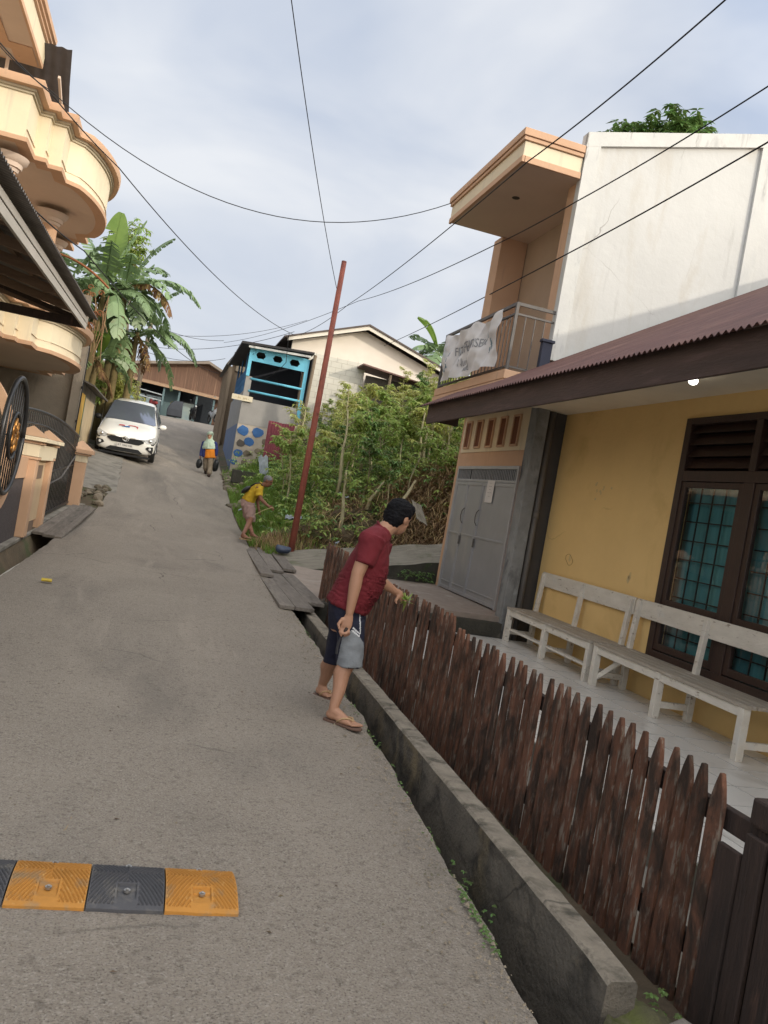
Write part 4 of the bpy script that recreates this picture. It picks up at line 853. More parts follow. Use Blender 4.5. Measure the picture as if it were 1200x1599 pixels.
# ------------------------------------------------------------------ gable house
gh = thing('gable_house', 'pale cream house with a low gable roof and whitewashed block side wall', 'house', (6.3, 31, 3.5))
GY = 31.0
a = MB(); a.prism([(3.75,GY,3.2),(10.5,GY,3.2),(10.5,GY,6.7),(6.45,GY,8.0),(3.75,GY,7.05)], (0,.2,0)); a.build('wall', mat('pink_cream_wall', (.74,.68,.6), (.68,.62,.54), 2, .85), gh)
a = MB(); a.prism([(3.5,GY-.5,7.05),(6.45,GY-.5,8.12),(10.9,GY-.5,6.75),(10.9,GY-.5,6.62),(6.45,GY-.5,7.98),(3.5,GY-.5,6.92)], (0,.06,0)); a.build('bargeboard', mat('cream_board_pale', (.7,.66,.58), (.62,.58,.51), 3, .8), gh)
a = MB(); a.prism([(3.35,GY-.55,7.06),(6.45,GY-.55,8.19),(11,GY-.55,6.78),(11,GY-.55,6.72),(6.45,GY-.55,8.125),(3.35,GY-.55,7.0)], (0,8,0)); a.build('roof', mat('brown_roof_sheet', (.11,.085,.075), (.075,.06,.055), 3, .75), gh)
a = MB(); a.box(4.3, 6.5, 30.2, 30.35, 2.8, 6.62); bwm = mat('white_block', (.6,.58,.51), (.53,.51,.45), 2, .9, .2, 12, stain=((.4,.38,.33), 2, .6, .78)); blk = a.build('block_wall', bwm, gh)
a = MB()
for k in range(18): a.box(4.32, 6.48, 30.196, 30.199, 2.9+k*.21, 2.907+k*.21)
for k in range(18):
    for j in range(6): x = 4.4+j*.4+(.2 if k % 2 else 0); a.box(x, x+.008, 30.195, 30.1985, 2.91+k*.21, 3.1+k*.21) if x < 6.45 else None
a.build('block_joints', mat('joint_grey', (.36,.34,.29)), blk)
a = MB(); a.prism([(6.2,29.2,6.42),(9.4,29.2,6.12),(9.4,29.2,6.16),(6.2,29.2,6.48)], (0,1.4,0)); a.build('lean_to_roof', tin, gh)
a = MB(); a.box(6.55, 9.4, 30.0, 30.1, 2.8, 6.2); a.build('lean_to_wall', greycem, gh)
a = MB(); a.tube([(7.3, 29.3, 3), (7.3, 29.3, 6.3)], .05, 6); a.build('lean_to_post', woodpole, gh)
# ------------------------------------------------------------------ beige board shack
bs = thing('board_shack', 'narrow tall shack of weathered beige boards between the shop and the blue house', 'shack', (2.6, 36, 3))
a = MB(); a.box(2.0, 5, 36, 36.15, 2.3, 6.9); a.box(1.85, 2.0, 35.5, 40, 2.3, 6.2); 
for k in range(9): a.box(1.83, 1.86, 35.5+k*.5, 35.56+k*.5, 2.3, 6.2)
a.build('wall', mat('beige_planks', (.3,.235,.17), (.2,.155,.11), 5, .9, .4, 12, stretch=(3,3,.3)), bs)
a = MB(); a.prism([(1.7,35.3,6.25),(2.3,35.3,7.3),(5.2,35.3,7.0),(5.2,35.3,6.9),(2.35,35.3,7.2),(1.8,35.3,6.2)], (0,5,0)); a.build('roof', greycem, bs)
a = MB(); a.box(2.15, 2.6, 35.9, 35.99, 6.1, 7.0); a.build('gable_panel', mat('pale_panel', (.52,.44,.33), (.44,.37,.28), 3, .85), bs)
# ------------------------------------------------------------------ shop across the top of the road
sh = thing('brown_roofed_shop', 'shop with brown plank gable and blue-green front facing down the road', 'shop', (-.5, 58, 4.85))
SY = 57.0; teal = mat('blue_green_wall', (.13,.19,.2), (.1,.155,.165), 2, .85); brownpl = mat('brown_plank_gable', (.17,.098,.066), (.1,.06,.042), 4, .85, .3, 20, stretch=(4,4,.15), stain=((.24,.15,.1), 3, .56, .66, (4,4,.1)))
a = MB(); a.prism([(-6.5,SY,7.05),(3.1,SY,6.75),(3.1,SY,8.2),(1.6,SY,8.85),(-6.5,SY,7.35)], (0,.15,0)); a.build('gable', brownpl, sh)
a = MB(); a.prism([(-7,SY-.6,7.2),(1.6,SY-.6,9.0),(3.6,SY-.6,8.15),(3.6,SY-.6,7.98),(1.6,SY-.6,8.82),(-7,SY-.6,7.02)], (0,8,0)); a.build('roof', mat('grey_brown_roof', (.24,.2,.165), (.17,.145,.12), 3, .85), sh)
a = MB(); a.prism([(-6.5,SY-.9,6.9),(3.2,SY-.9,6.52),(3.2,SY-.9,6.62),(-6.5,SY-.9,7.0)], (0,1,.22)); a.build('canopy', mat('tan_canopy_edge', (.36,.24,.15), (.28,.18,.115), 4, .85), sh)
for x0_, x1_, m_ in ((-7,-3.2,teal),(-1.0,.05,teal),(2.4,3.2,brownpl)):
    a = MB(); a.box(x0_, x1_, SY+.6, SY+.75, 4.3, 7.0); a.build('wall', m_, sh)
a = MB(); a.box(-6.5, 3.2, SY+2.2, SY+2.3, 4.3, 7.1); a.build('back_wall', mat('dim_interior', (.035,.045,.055), (.025,.03,.04)), sh)
for x0_, x1_, z1_ in ((-3.15,-2.15,6.1),(-2.05,-1.05,6.1),(.1,1.15,6.05)):
    a = MB(); a.box(x0_, x1_, SY+.62, SY+.66, 4.7, z1_); w_ = a.build('window', mat('pale_blue_pane', (.3,.4,.44) if x0_ < 0 else (.35,.42,.36), (.24,.33,.37), 2, .3, spec=.6), sh)
    a = MB(); a.box(x0_-.05, x0_+.02, SY+.58, SY+.615, 4.6, z1_+.4); a.box(x1_-.02, x1_+.05, SY+.58, SY+.615, 4.6, z1_+.4); a.box(x0_+.02, x1_-.02, SY+.58, SY+.615, z1_, z1_+.06); a.build('frame', carblack, w_)
text_mesh('6', .5, 'number', mat('mustard_number', (.25,.22,.1)), sh, frame((-.35, SY+.595, 5.8), (1,0,0), (0,0,1)), .002)
for x in (-3.2, -.95, .05, 1.2, 2.35):
    a = MB(); a.box(x-.06, x+.06, SY-.7, SY-.58, 4.6, 6.75); a.build('post', teal, sh)
for z in (6.15, 5.75):
    a = MB(); a.tube([(-4.2, SY-.65, z+.3), (-1.0, SY-.65, z)], .04, 6); a.build('railing_bar', mat('pale_bar', (.4,.44,.46)), sh)
lm = emit('lit_shop_lamp', (.9,.95,1), 2.0)
for px, py in ((266,610),(303,632),(325,638)):
    c = at(px, py, 58.2); a = MB(); a.ball(c, (.06,0,0), (0,.06,0), (0,0,.06), 10); a.build('lamp', lm, sh)
def motorbike(label, x, y, m_, rz=0, cover=False):
    t = thing('motorbike', label, 'motorbike', (x, y, 0), 'motorbikes parked outside the shop')
    z = 4.88; c, s = cos(rz), sin(rz); P = lambda u, v, w: V((x+u*c-v*s, y+u*s+v*c, z+w))
    for u in (-.6, .6):
        a = MB(); a.tube([P(u+.25*cos(k*pi/8), 0, .28+.25*sin(k*pi/8)) for k in range(17)], .05, 6); a.build('wheel', tyre, t, smooth=True)
    a = MB(); a.ell([(P(-.75,0,.62), V((0,0,.1)), P(0,.1,0)-P(0,0,0)), (P(-.3,0,.6), V((0,0,.2)), P(0,.16,0)-P(0,0,0)), (P(0,0,.4), V((0,0,.16)), P(0,.13,0)-P(0,0,0)), (P(.35,0,.62), V((0,0,.26)), P(0,.15,0)-P(0,0,0)), (P(.62,0,.75), V((0,0,.15)), P(0,.09,0)-P(0,0,0))], 10); a.build('body', m_, t, smooth=True)
    a = MB(); a.ell([(P(-.8,0,.78), V((0,0,.04)), P(0,.1,0)-P(0,0,0)), (P(-.1,0,.74), V((0,0,.05)), P(0,.12,0)-P(0,0,0))], 8); a.build('seat', carblack, t)
    a = MB(); a.tube([P(.4,-.33,1.02), P(.45,0,.98), P(.4,.33,1.02)], .02, 6); a.tube([P(.4,-.3,1.02), P(.38,-.35,1.18)], .012, 5); a.ball(P(.38,-.36,1.22), (.06,0,0), (0,.02,0), (0,0,.045), 8); a.build('handlebar', carblack, t)
    a = MB(); a.ball(P(.62,0,.86), (.07,0,0), (0,.09,0), (0,0,.07), 10); a.build('headlight', lampglass, t)
    return t
motorbike('red motorbike parked before the pale blue windows of the shop', -1.5, 56.0, mat('red_plastic', (.2,.03,.03)), 1.9)
motorbike('black motorbike right of the tarp-covered bike outside the shop', 1.1, 55.6, carblack, -1.4)
motorbike('silver and black motorbike nearest the beige board shack', 2.35, 54.5, mat('silver_plastic', (.35,.36,.37), None, 4, .4), -1.3)
tb = MB(); c = V((-.05, 55.6, 4.85))
tb.loft([[c+V((x*w_+lean, y*d_, z)) for x, y in ((-1,-1),(1,-1),(1,1),(-1,1))] for z, w_, d_, lean in ((0,.5,.4,0),(.45,.48,.4,-.02),(.8,.4,.34,.05),(1.05,.26,.25,.2))])
tag(tb.build('covered_motorbike', mat('dark_tarp', (.04,.045,.055), (.03,.034,.042), 4, .7), loc=c, bevel=.06), 'bike under a dark grey tarp outside the shop below the number', 'covered bike')
# ------------------------------------------------------------------ white car
car = thing('parked_car', 'white compact people carrier with red and blue bonnet sticker at the left roadside', 'car', (-1.22, 24.6, 1.55))
CB = V((-1.2, 24.35, 1.475)); CA = math.atan(.115)
def C(x, y, z): return CB+V((x, y*cos(CA)-z*sin(CA), y*sin(CA)+z*cos(CA)))
ST = [(-.02,.60,.30,.56,.66,.46),(.03,.72,.24,.64,.74,.55),(.12,.785,.21,.72,.82,.60),(.32,.82,.2,.80,.90,.66),(.65,.828,.2,.87,.975,.68),(1.0,.83,.2,.93,1.04,.70),(1.3,.83,.2,.95,1.27,.665),(1.62,.83,.2,.97,1.50,.61),(1.85,.83,.2,.98,1.585,.60),(2.4,.83,.2,.985,1.63,.60),(3.3,.83,.2,1.0,1.60,.60),(3.8,.825,.22,1.02,1.5,.58),(4.0,.79,.26,1.0,1.2,.57),(4.07,.72,.34,.9,.96,.52)]
def sec(y, w, zb, zs, zt, wt):
    h = [(w-.1, zb), (w-.015, zb+.1), (w, zb+.28), (w-.005, zs-.12), (w-.035, zs), (lerp(w-.035, wt, .93), zt-.055), (wt-.08, zt-.008), (wt*.4, zt+.022)]
    pts = [(x, z) for x, z in h]+[(-x, z) for x, z in h[::-1]]
    return [C(x, y, z) for x, z in pts]
a = MB(); a.loft([sec(*s) for s in ST]); body = a.build('body', carpaint, car, auto=50)
sm = body.modifiers.new('sub', 'SUBSURF'); sm.levels = 1; sm.render_levels = 1
def patch(name, m, fn, nu=10, nv=6, parent=car, th=.008):
    a = MB(); rows = [[C(*fn(i/nu, j/nv)) for j in range(nv+1)] for i in range(nu+1)]; a.grid(rows); a.grid([[p+V((0,-.01,-th)) for p in r] for r in rows][::-1])
    return a.build(name, m, parent, smooth=True, fix=False)
def ws(u, v):
    y = lerp(1.0, 1.70, v); hw = lerp(.72, .585, v); x = lerp(-hw, hw, u); z = lerp(1.05, 1.555, v); c = 1-(2*u-1)**2
    return (x, y-.045*c-.02, z+.03*c*(.4+.6*v)+.012)
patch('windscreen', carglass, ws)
for sgn_ in (-1, 1):
    a = MB(); x = lambda z: sgn_*(lerp(.80, .615, (z-1.0)/.52)+.012)
    for ya, yb in ((1.42,2.2),(2.27,3.05),(3.12,3.7)):
        za = 1.46 if ya > 1.5 else 1.3
        q = [(ya, 1.01), (yb, 1.02), (yb, 1.48 if yb < 3.6 else 1.4), (max(ya, 1.72) if ya < 1.5 else ya, 1.48)]
        a.prism([C(x(z), y_, z) for y_, z in q], (sgn_*.006, 0, 0))
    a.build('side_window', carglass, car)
    a = MB(); a.ball(C(sgn_*.93, 1.22, 1.04), (.1,0,0), (0,.06,0), (0,0,.075), 12); m_ = a.build('mirror', carpaint if sgn_ > 0 else carblack, car, smooth=True)
    a = MB(); a.beam(C(sgn_*.79,1.22,.99), C(sgn_*.9,1.22,1.02), .04, .03); a.build('mirror_arm', carblack, car)
    fy = lambda x_: (.0 if x_ < .5 else .38*(x_-.5)**1.6)-.012
    hl = [(.44,.66),(.60,.72),(.785,.80),(.80,.70),(.74,.60),(.58,.58)]
    a = MB(); a.prism([C(sgn_*x_, fy(x_)+.035*(z_-.58)/.2, z_) for x_, z_ in hl], (0,.05,0)); hd_ = a.build('headlight', lampglass, car, bevel=.008)
    a = MB(); a.prism([C(sgn_*x_, fy(x_)+.02, z_) for x_, z_ in ((.46,.61),(.60,.575),(.76,.59),(.815,.70),(.825,.68),(.77,.56),(.60,.55),(.45,.585))], (0,.05,0)); a.build('headlight_trim', carblack, car)
    a = MB(); a.ball(C(sgn_*.66, fy(.66)-.0, .665), (.045,0,0), (0,.02,0), (0,0,.045), 12); a.build('projector', chrome, hd_, smooth=True)
    a = MB(); a.prism([C(sgn_*x_, fy(x_)-.012, z_) for x_, z_ in ((.56,.44),(.61,.50),(.76,.51),(.775,.44),(.76,.30))], (0,.04,0)); fg = a.build('fog_light_housing', carblack, car)
    a = MB(); a.ball(C(sgn_*.68, fy(.68)-.012, .44), (.04,0,0), (0,.012,0), (0,0,.04), 12); a.build('fog_light', lampglass, fg, smooth=True)
    for yw in (.74, 3.28):
        a = MB(); c0 = C(sgn_*.66, yw, .29); a.tube([c0, c0+V((sgn_*.02,0,0)), c0+V((sgn_*.15,0,0)), c0+V((sgn_*.175,0,0))], [.27,.295,.295,.26], 24); w_ = a.build('wheel', tyre, car, smooth=True, auto=40)
        a = MB(); c1 = c0+V((sgn_*.17,0,0)); a.tube([c1, c1+V((sgn_*.01,0,0))], .19, 20); a.build('rim', chrome, w_)
a = MB(); a.prism([C(x_, -.055 if abs(x_) < .3 else -.03, z_) for x_, z_ in ((-.5,.62),(-.4,.655),(.4,.655),(.5,.62),(.5,.585),(.37,.50),(-.37,.50),(-.5,.585))], (0,.06,0)); gr_ = a.build('radiator_grille', carblack, car)
a = MB(); a.tube([C(-.52,-.012,.665), C(-.3,-.055,.668), C(-.12,-.068,.655)], .017, 6); a.tube([C(.12,-.068,.655), C(.3,-.055,.668), C(.52,-.012,.665)], .017, 6); a.build('chrome_bar', chrome, car, smooth=True)
a = MB(); a.tube([C(.085*cos(t), -.075, .625+.06*sin(t)) for t in [i*pi/10 for i in range(21)]], .012, 6); a.tube([C(-.05,-.078,.59), C(.0,-.078,.65), C(.05,-.078,.635), C(.02,-.078,.595), C(-.05,-.078,.59)], .012, 6); a.build('emblem', chrome, gr_, smooth=True)
a = MB(); a.prism([C(x_, -.052, z_) for x_, z_ in ((-.50,.285),(-.38,.375),(.38,.375),(.50,.285),(.44,.265),(-.44,.265))], (0,.07,0)); a.build('lower_intake', carblack, car)
a = MB(); a.prism([C(-.22,-.075,.375), C(.22,-.075,.375), C(.22,-.075,.49), C(-.22,-.075,.49)], (0,.03,0)); pt_ = a.build('number_plate', paper, car, bevel=.004)
text_mesh('KT 1063 MB', .075, 'plate_lettering', carblack, pt_, frame(C(0,-.078,.442), (1,0,0), (0,0,1)), .001)
a = MB(); a.prism([C(-.70,.05,.2), C(.70,.05,.2), C(.70,.05,.14), C(-.70,.05,.14)], (0,.5,0)); a.build('under_tray', carblack, car)
# bonnet sticker (red arcs, blue wedge)
def hood(x, y): return C(x, y, lerp(.90, .975, (y-.32)/.33)+.022*(1-(x/.7)**2)+.006)
st_r = mat('red_sticker', (.45,.05,.05)); st_b = mat('blue_sticker', (.05,.15,.35))
a = MB()
def strip(pts, wd):
    rows = [[hood(x, y-wd/2), hood(x, y+wd/2)] for x, y in pts]; a.grid(rows)
strip([(-.27+.018*i, .42+.012*sin(i*.5)+.006*i) for i in range(10)], .1)
strip([(-.02+.028*i, .54-.012*(i-5)**2/6) for i in range(11)], .07); strip([(.22+.008*i, .5-.03*i) for i in range(6)], .09)
a.build('bonnet_sticker', st_r, car, fix=False)
a = MB(); a.add([hood(-.2,.33), hood(.03,.33), hood(.03,.5)], [(0,1,2)]); a.build('bonnet_sticker_wedge', st_b, car, fix=False)
a = MB(); a.tube([C(-.5,1.0,1.075), C(-.1,1.0,1.095), C(.1,1.05,1.13)], .01, 5); a.tube([C(.0,.99,1.095), C(.45,1.0,1.08)], .01, 5); a.build('wiper', carblack, car)

# ------------------------------------------------------------------ people
def remesh(mb, voxel, name, m, parent=None, loc=None, it=4, disp=None, cut=None):
    org = V(loc) if loc is not None else ORG[parent.name]
    me = bpy.data.meshes.new(name); me.from_pydata([p-org for p in mb.v], [], mb.f)
    bm = bmesh.new(); bm.from_mesh(me); bmesh.ops.recalc_face_normals(bm, faces=bm.faces); bm.to_mesh(me); bm.free()
    t = bpy.data.objects.new('tmp', me); COL.objects.link(t)
    r = t.modifiers.new('r', 'REMESH'); r.mode = 'VOXEL'; r.voxel_size = voxel
    s = t.modifiers.new('s', 'SMOOTH'); s.factor = .5; s.iterations = it
    m2 = bpy.data.meshes.new_from_object(t.evaluated_get(bpy.context.evaluated_depsgraph_get()))
    bpy.data.objects.remove(t); bpy.data.meshes.remove(me); m2.name = name
    if disp:
        for v in m2.vertices: v.co = v.co+disp(v.co+org, v.normal)
    m2.materials.clear()
    for k in (m if isinstance(m, (list, tuple)) else [m]): m2.materials.append(k)
    m2.polygons.foreach_set('use_smooth', [True]*len(m2.polygons))
    o = bpy.data.objects.new(name, m2); COL.objects.link(o)
    if parent: o.parent = parent
    else: o.location = org
    ORG[o.name] = org; return o
def inside(poly, x, y):
    c = False; j = len(poly)-1
    for i in range(len(poly)):
        if (poly[i][1] > y) != (poly[j][1] > y) and x < (poly[j][0]-poly[i][0])*(y-poly[i][1])/(poly[j][1]-poly[i][1])+poly[i][0]: c = not c
        j = i
    return c
HF = V((FWD.x, FWD.y, 0)).normalized()
def folds(amp, sc, seed=0, stretch=V((1,1,1))):
    def f(p, n):
        q = V((p.x*stretch.x, p.y*stretch.y, p.z*stretch.z))*sc+V((seed, 0, 0))
        return n*amp*(1-2*abs(noise.noise(q)))+n*amp*.5*noise.noise(q*2.3)
    return f
def head_on(mb, c, f, up, s=1.0):
    """skull, jaw, nose, ears, brow, lips; f = where the face looks"""
    f = f.normalized(); up = (up-f*up.dot(f)).normalized(); sd = f.cross(up)
    mb.ball(c+up*.02*s, f*.098*s, sd*.076*s, up*.1*s); mb.ball(c+f*.03*s-up*.05*s, f*.066*s, sd*.06*s, up*.075*s)
    mb.ball(c+f*.055*s-up*.093*s, f*.03*s, sd*.03*s, up*.025*s, 10)
    mb.capsule(c+f*.09*s+up*.012*s, .010*s, c+f*.108*s-up*.025*s, .016*s, 8); mb.capsule(c+f*.087*s+sd*.03*s+up*.03*s, .012*s, c+f*.087*s-sd*.03*s+up*.03*s, .012*s, 8)
    mb.capsule(c+f*.084*s+sd*.02*s-up*.058*s, .009*s, c+f*.084*s-sd*.02*s-up*.058*s, .009*s, 8)
    for k in (-1, 1): mb.ball(c+sd*k*.079*s-f*.004*s-up*.005*s, f*.02*s, sd*.01*s, up*.032*s, 10)
    return f, up, sd
def eyes(c, f, up, sd, parent, s=1.0):
    a = MB()
    for k in (-1, 1): a.ball(c+f*.083*s+sd*k*.031*s+up*.008*s, f*.014*s, sd*.016*s, up*.010*s, 10)
    a.build('eyes', mat('eye_dark', (.03,.02,.018), (.02,.015,.012), 5, .2), parent, smooth=True)
def foot(mb, heel, toe, zoff=.02, w=.045):
    heel, toe = V(heel), V(toe); d = (toe-heel); L = d.length; d.normalize(); s = V((d.y, -d.x, 0)).normalized(); z = V((0, 0, zoff))
    mb.capsule(heel+d*.035+z+V((0,0,.03)), .033, heel+d*L*.55+z+V((0,0,.028)), .028, 10); mb.capsule(heel+d*.05+z+V((0,0,.06)), .035, heel+d*L*.5+z+V((0,0,.035)), .026, 10)
    mb.capsule(heel+d*L*.4-s*.014+z+V((0,0,.02)), .024, heel+d*L*.74-s*.02+z+V((0,0,.015)), .02, 10); mb.capsule(heel+d*L*.4+s*.014+z+V((0,0,.02)), .024, heel+d*L*.72+s*.024+z+V((0,0,.015)), .018, 10)
    for k, (o, l, r) in enumerate(((-.034,.965,.0125),(-.014,.945,.0095),(.003,.915,.009),(.019,.88,.0085),(.034,.84,.008))):
        mb.capsule(heel+d*L*.7+s*o*.8+z+V((0,0,.014)), r, heel+d*L*l+s*o+z+V((0,0,.009)), r*.9, 8)
def flipflop(parent, heel, toe, m=sole, w=.05):
    heel, toe = V(heel), V(toe); d = toe-heel; L = d.length+.03; d.normalize(); h0 = heel-d*.015; s = V((d.y, -d.x, 0)).normalized()
    pts = [h0+d*L*t+s*x for t, x in ((0,0),(.04,.028),(.2,.036),(.5,.036),(.75,.047),(.92,.038),(1,.008),(.97,-.025),(.8,-.045),(.5,-.034),(.2,-.034),(.04,-.026))]
    a = MB(); a.prism([p+V((0,0,.001)) for p in pts], (0,0,.016)); o = a.build('flip_flop', m, parent, bevel=.004)
    a = MB(); top = h0+d*L*.74-s*.012+V((0,0,.045))
    for k in (-1, 1): a.tube([h0+d*L*.42+s*k*.038+V((0,0,.022)), h0+d*L*.55+s*k*.036+V((0,0,.055)), h0+d*L*.68+s*k*.02-s*.008+V((0,0,.06)), top, top-V((0,0,.025))], .006, 6)
    a.build('strap', strap_m, o, smooth=True)
def ring(PT, L, R, hw, dd, axis=HF):
    a, b = PT(*L, dd), PT(*R, dd); return ((a+b)/2, (b-a)/2, axis*hw)

# --- man in the dark red shirt
D1 = 5.62
M1 = lambda zx, zy, dd=0: at(480+zx/4.1, 770+zy/4.1, D1+dd)
g1 = road_z(1.4, 5.2)
nh, nto = onZ(508.5, 1121, g1+.012), onZ(562.0, 1139, g1+.012); fh, fto = onZ(492.5, 1083, g1+.012), onZ(520, 1092, g1+.012)
mb = MB()
nank = nh+(nto-nh).normalized()*.05+V((0,0,.095)); fank = fh+(fto-fh).normalized()*.05+V((0,0,.095))
foot(mb, nh, nto, .006); foot(mb, fh, fto, .006)
kn, kf = M1(262,1075,-.14), M1(165,1065,.22)
mb.capsule(M1(265,850,-.08), .085, kn, .058); mb.capsule(kn, .056, kn.lerp(nank, .3)-(nto-nh).normalized()*.018, .058); mb.capsule(kn.lerp(nank, .3)-(nto-nh).normalized()*.018, .058, kn.lerp(nank, .65), .044); mb.capsule(kn.lerp(nank, .65), .044, nank, .034); mb.capsule(nank, .034, nank-V((0,0,.05)), .034)
mb.capsule(M1(230,850,.1), .085, kf, .058); mb.capsule(kf, .055, kf.lerp(fank, .3)-(fto-fh).normalized()*.018, .056); mb.capsule(kf.lerp(fank, .3)-(fto-fh).normalized()*.018, .056, kf.lerp(fank, .65), .043); mb.capsule(kf.lerp(fank, .65), .043, fank, .034); mb.capsule(fank, .034, fank-V((0,0,.05)), .034)
R1 = [((145,720),(372,800),.165),((150,640),(405,735),.17),((200,545),(468,622),.165),((245,465),(500,535),.17),((295,385),(515,450),.175),((350,305),(515,365),.165),((395,255),(515,315),.14),((435,215),(510,275),.1),((465,195),(515,275),.06)]
mb.ell([ring(M1, L, R, h, 0) for L, R, h in R1]); mb.ell([ring(M1, (150,870), (355,880), .16, 0), ring(M1, (145,720), (372,800), .165, 0)])
hc = M1(586,152,.06)
mb.capsule(M1(492,240,.0), .062, hc-UP*.03-CX*.01, .056)
hf, hu, hs = head_on(mb, hc, CX*.62+FWD*.66-UP*.30, UP*.95+CX*.2)
# near arm
sh, el, wr = M1(412,298,-.17), M1(322,520,-.215), M1(272,765,-.23)
mb.capsule(sh, .062, el, .044); mb.capsule(el, .043, el.lerp(wr, .3), .043); mb.capsule(el.lerp(wr, .3), .043, wr, .027)
def P1(x, y, dd): return M1(x, y, dd)
pal = [(P1(268,780,-.232), CX*.027, FWD*.02), (P1(258,815,-.235), CX*.038, FWD*.018), (P1(248,850,-.235), CX*.042, FWD*.017), (P1(244,868,-.235), CX*.038, FWD*.013)]
mb.ell(pal, 12)
for chain in (((222,855,-.235),(209,886,-.25),(219,913,-.255)),((236,868,-.235),(226,898,-.258),(240,916,-.24)),((251,872,-.235),(245,900,-.26),(256,912,-.235)),((266,866,-.232),(264,892,-.255),(270,902,-.232))):
    mb.capsule(P1(*chain[0]), .0098, P1(*chain[1]), .0092, 8); mb.capsule(P1(*chain[1]), .0092, P1(*chain[2]), .0078, 8)
mb.capsule(P1(226,806,-.24), .0135, P1(200,838,-.262), .011, 8); mb.capsule(P1(200,838,-.262), .0108, P1(206,868,-.27), .0088, 8)
# far arm
s2, e2, w2 = M1(470,330,.17), M1(440,545,.2), M1(566,632,.27)
mb.capsule(s2, .06, e2, .045); mb.capsule(e2, .044, e2.lerp(w2, .35), .043); mb.capsule(e2.lerp(w2, .35), .043, w2, .027)
mb.ell([(M1(566,632,.27), UP*.027, FWD*.02), (M1(588,648,.275), UP*.036, FWD*.017), (M1(606,662,.28), UP*.038, FWD*.016)], 12)
for chain in (((604,642,.28),(622,660,.29),(634,676,.28)),((606,656,.28),(624,674,.295),(632,692,.285)),((602,668,.28),(616,688,.29),(624,698,.28)),((592,676,.28),(604,694,.285),(612,702,.275))):
    mb.capsule(M1(*chain[0]), .0098, M1(*chain[1]), .0092, 8); mb.capsule(M1(*chain[1]), .0092, M1(*chain[2]), .0078, 8)
mb.capsule(M1(584,664,.26), .013, M1(566,688,.245), .0105, 8); mb.capsule(M1(566,688,.245), .0105, M1(572,704,.24), .0085, 8)
man = remesh(mb, .0055, 'person', skin, loc=V((1.45, 5.45, g1)), it=3)
tag(man, 'person in dark red T-shirt and navy shorts leaning over beside the picket fence', 'person', 'people on the lane')
eyes(hc, hf, hu, hs, man)
mb = MB(); mb.ball(hc+hu*.045-hf*.012, hf*.106, hs*.089, hu*.085, 20); mb.ball(hc+hu*.0-hf*.045, hf*.07, hs*.085, hu*.1, 20); mb.ball(hc+hu*.075+hf*.045, hf*.055, hs*.07, hu*.045, 16)
mb.ball(hc-hf*.06-hu*.055, hf*.045, hs*.062, hu*.05, 14)
remesh(mb, .006, 'hair', hairm, man, it=3, disp=lambda p, n: n*(.004*noise.noise(p*55)+.005*noise.noise(V((p.x*30, p.y*30, p.z*90)))))
# shirt
mb = MB()
S1 = [((128,668),(388,778),.195),((136,652),(392,752),.195),((170,595),(440,690),.19),((198,540),(478,622),.185),((238,465),(510,535),.185),((286,380),(524,452),.19),((342,298),(524,368),.185),((386,246),(522,322),.16),((428,208),(518,284),.115),((458,186),(520,285),.075)]
mb.ell([ring(M1, L, R, h, 0) for L, R, h in S1], 28)
def sleeve(mb, a, b, r0, r1):
    d = (b-a).normalized(); u = d.cross(HF).normalized(); v = u.cross(d); mb.ell([(a, u*r0, v*r0), (a.lerp(b, .5), u*lerp(r0, r1, .6), v*lerp(r0, r1, .6)), (b, u*r1, v*r1)], 20)
sleeve(mb, M1(420,285,-.15), M1(364,458,-.205), .092, .064); mb.capsule(M1(445,285,-.06), .085, M1(405,305,-.165), .082); mb.capsule(M1(470,270,0), .075, M1(425,290,-.13), .08); sleeve(mb, M1(470,320,.14), M1(448,480,.19), .085, .064)
def shirt_d(p, n):
    px, py = proj(p); zx, zy = (px-480)*4.1, (py-770)*4.1
    k = sstep(420, 600, zy); w_ = noise.noise(V((zx*.012+zy*.004, zy*.035-zx*.012, p.dot(HF)*5)))
    return n*(.012*k*(1-2*abs(w_))+.005*noise.noise(p*9)+.004*(1-2*abs(noise.noise(p*14))))
tsh = remesh(mb, .0065, 't_shirt', maroon, man, it=5, disp=shirt_d)
# collar band
mb = MB(); c_, u_, v_ = ring(M1, (452,184), (524,292), .078, 0); mb.tube([c_+u_*1.02*cos(k*pi/12)+v_*1.02*sin(k*pi/12) for k in range(25)], .008, 6); mb.build('collar', maroon, tsh, smooth=True)
# shorts: navy with a grey side panel and two pale stripes
mb = MB()
mb.ell([ring(M1, L, R, h, 0) for L, R, h in (((146,640),(384,740),.172),((140,720),(374,800),.178),((138,790),(368,840),.178),((150,860),(362,880),.165))], 28)
mb.ell([ring(M1, L, R, h, d) for L, R, h, d in (((190,800),(368,820),.10,-.075),((192,900),(364,930),.1,-.1),((190,1000),(362,1015),.092,-.12),((186,1096),(354,1114),.088,-.135))], 24)
mb.ell([ring(M1, L, R, h, d) for L, R, h, d in (((138,790),(300,830),.1,.08),((136,900),(280,930),.1,.12),((120,1000),(240,1020),.09,.17),((104,1072),(228,1098),.086,.205))], 24)
panel = [(300,880),(333,915),(362,960),(372,1120),(180,1120),(196,1060),(212,985),(228,915),(262,880)]
st1 = [(288,866),(296,858),(338,896),(336,906)]; st2 = [(282,882),(290,873),(338,914),(336,925)]; pip = [(334,750),(341,750),(344,905),(337,905)]
shorts = remesh(mb, .0065, 'shorts', [navy, greyfab, whitefab], man, it=4, disp=folds(.006, 12, 3, V((.8,.8,1.2))))
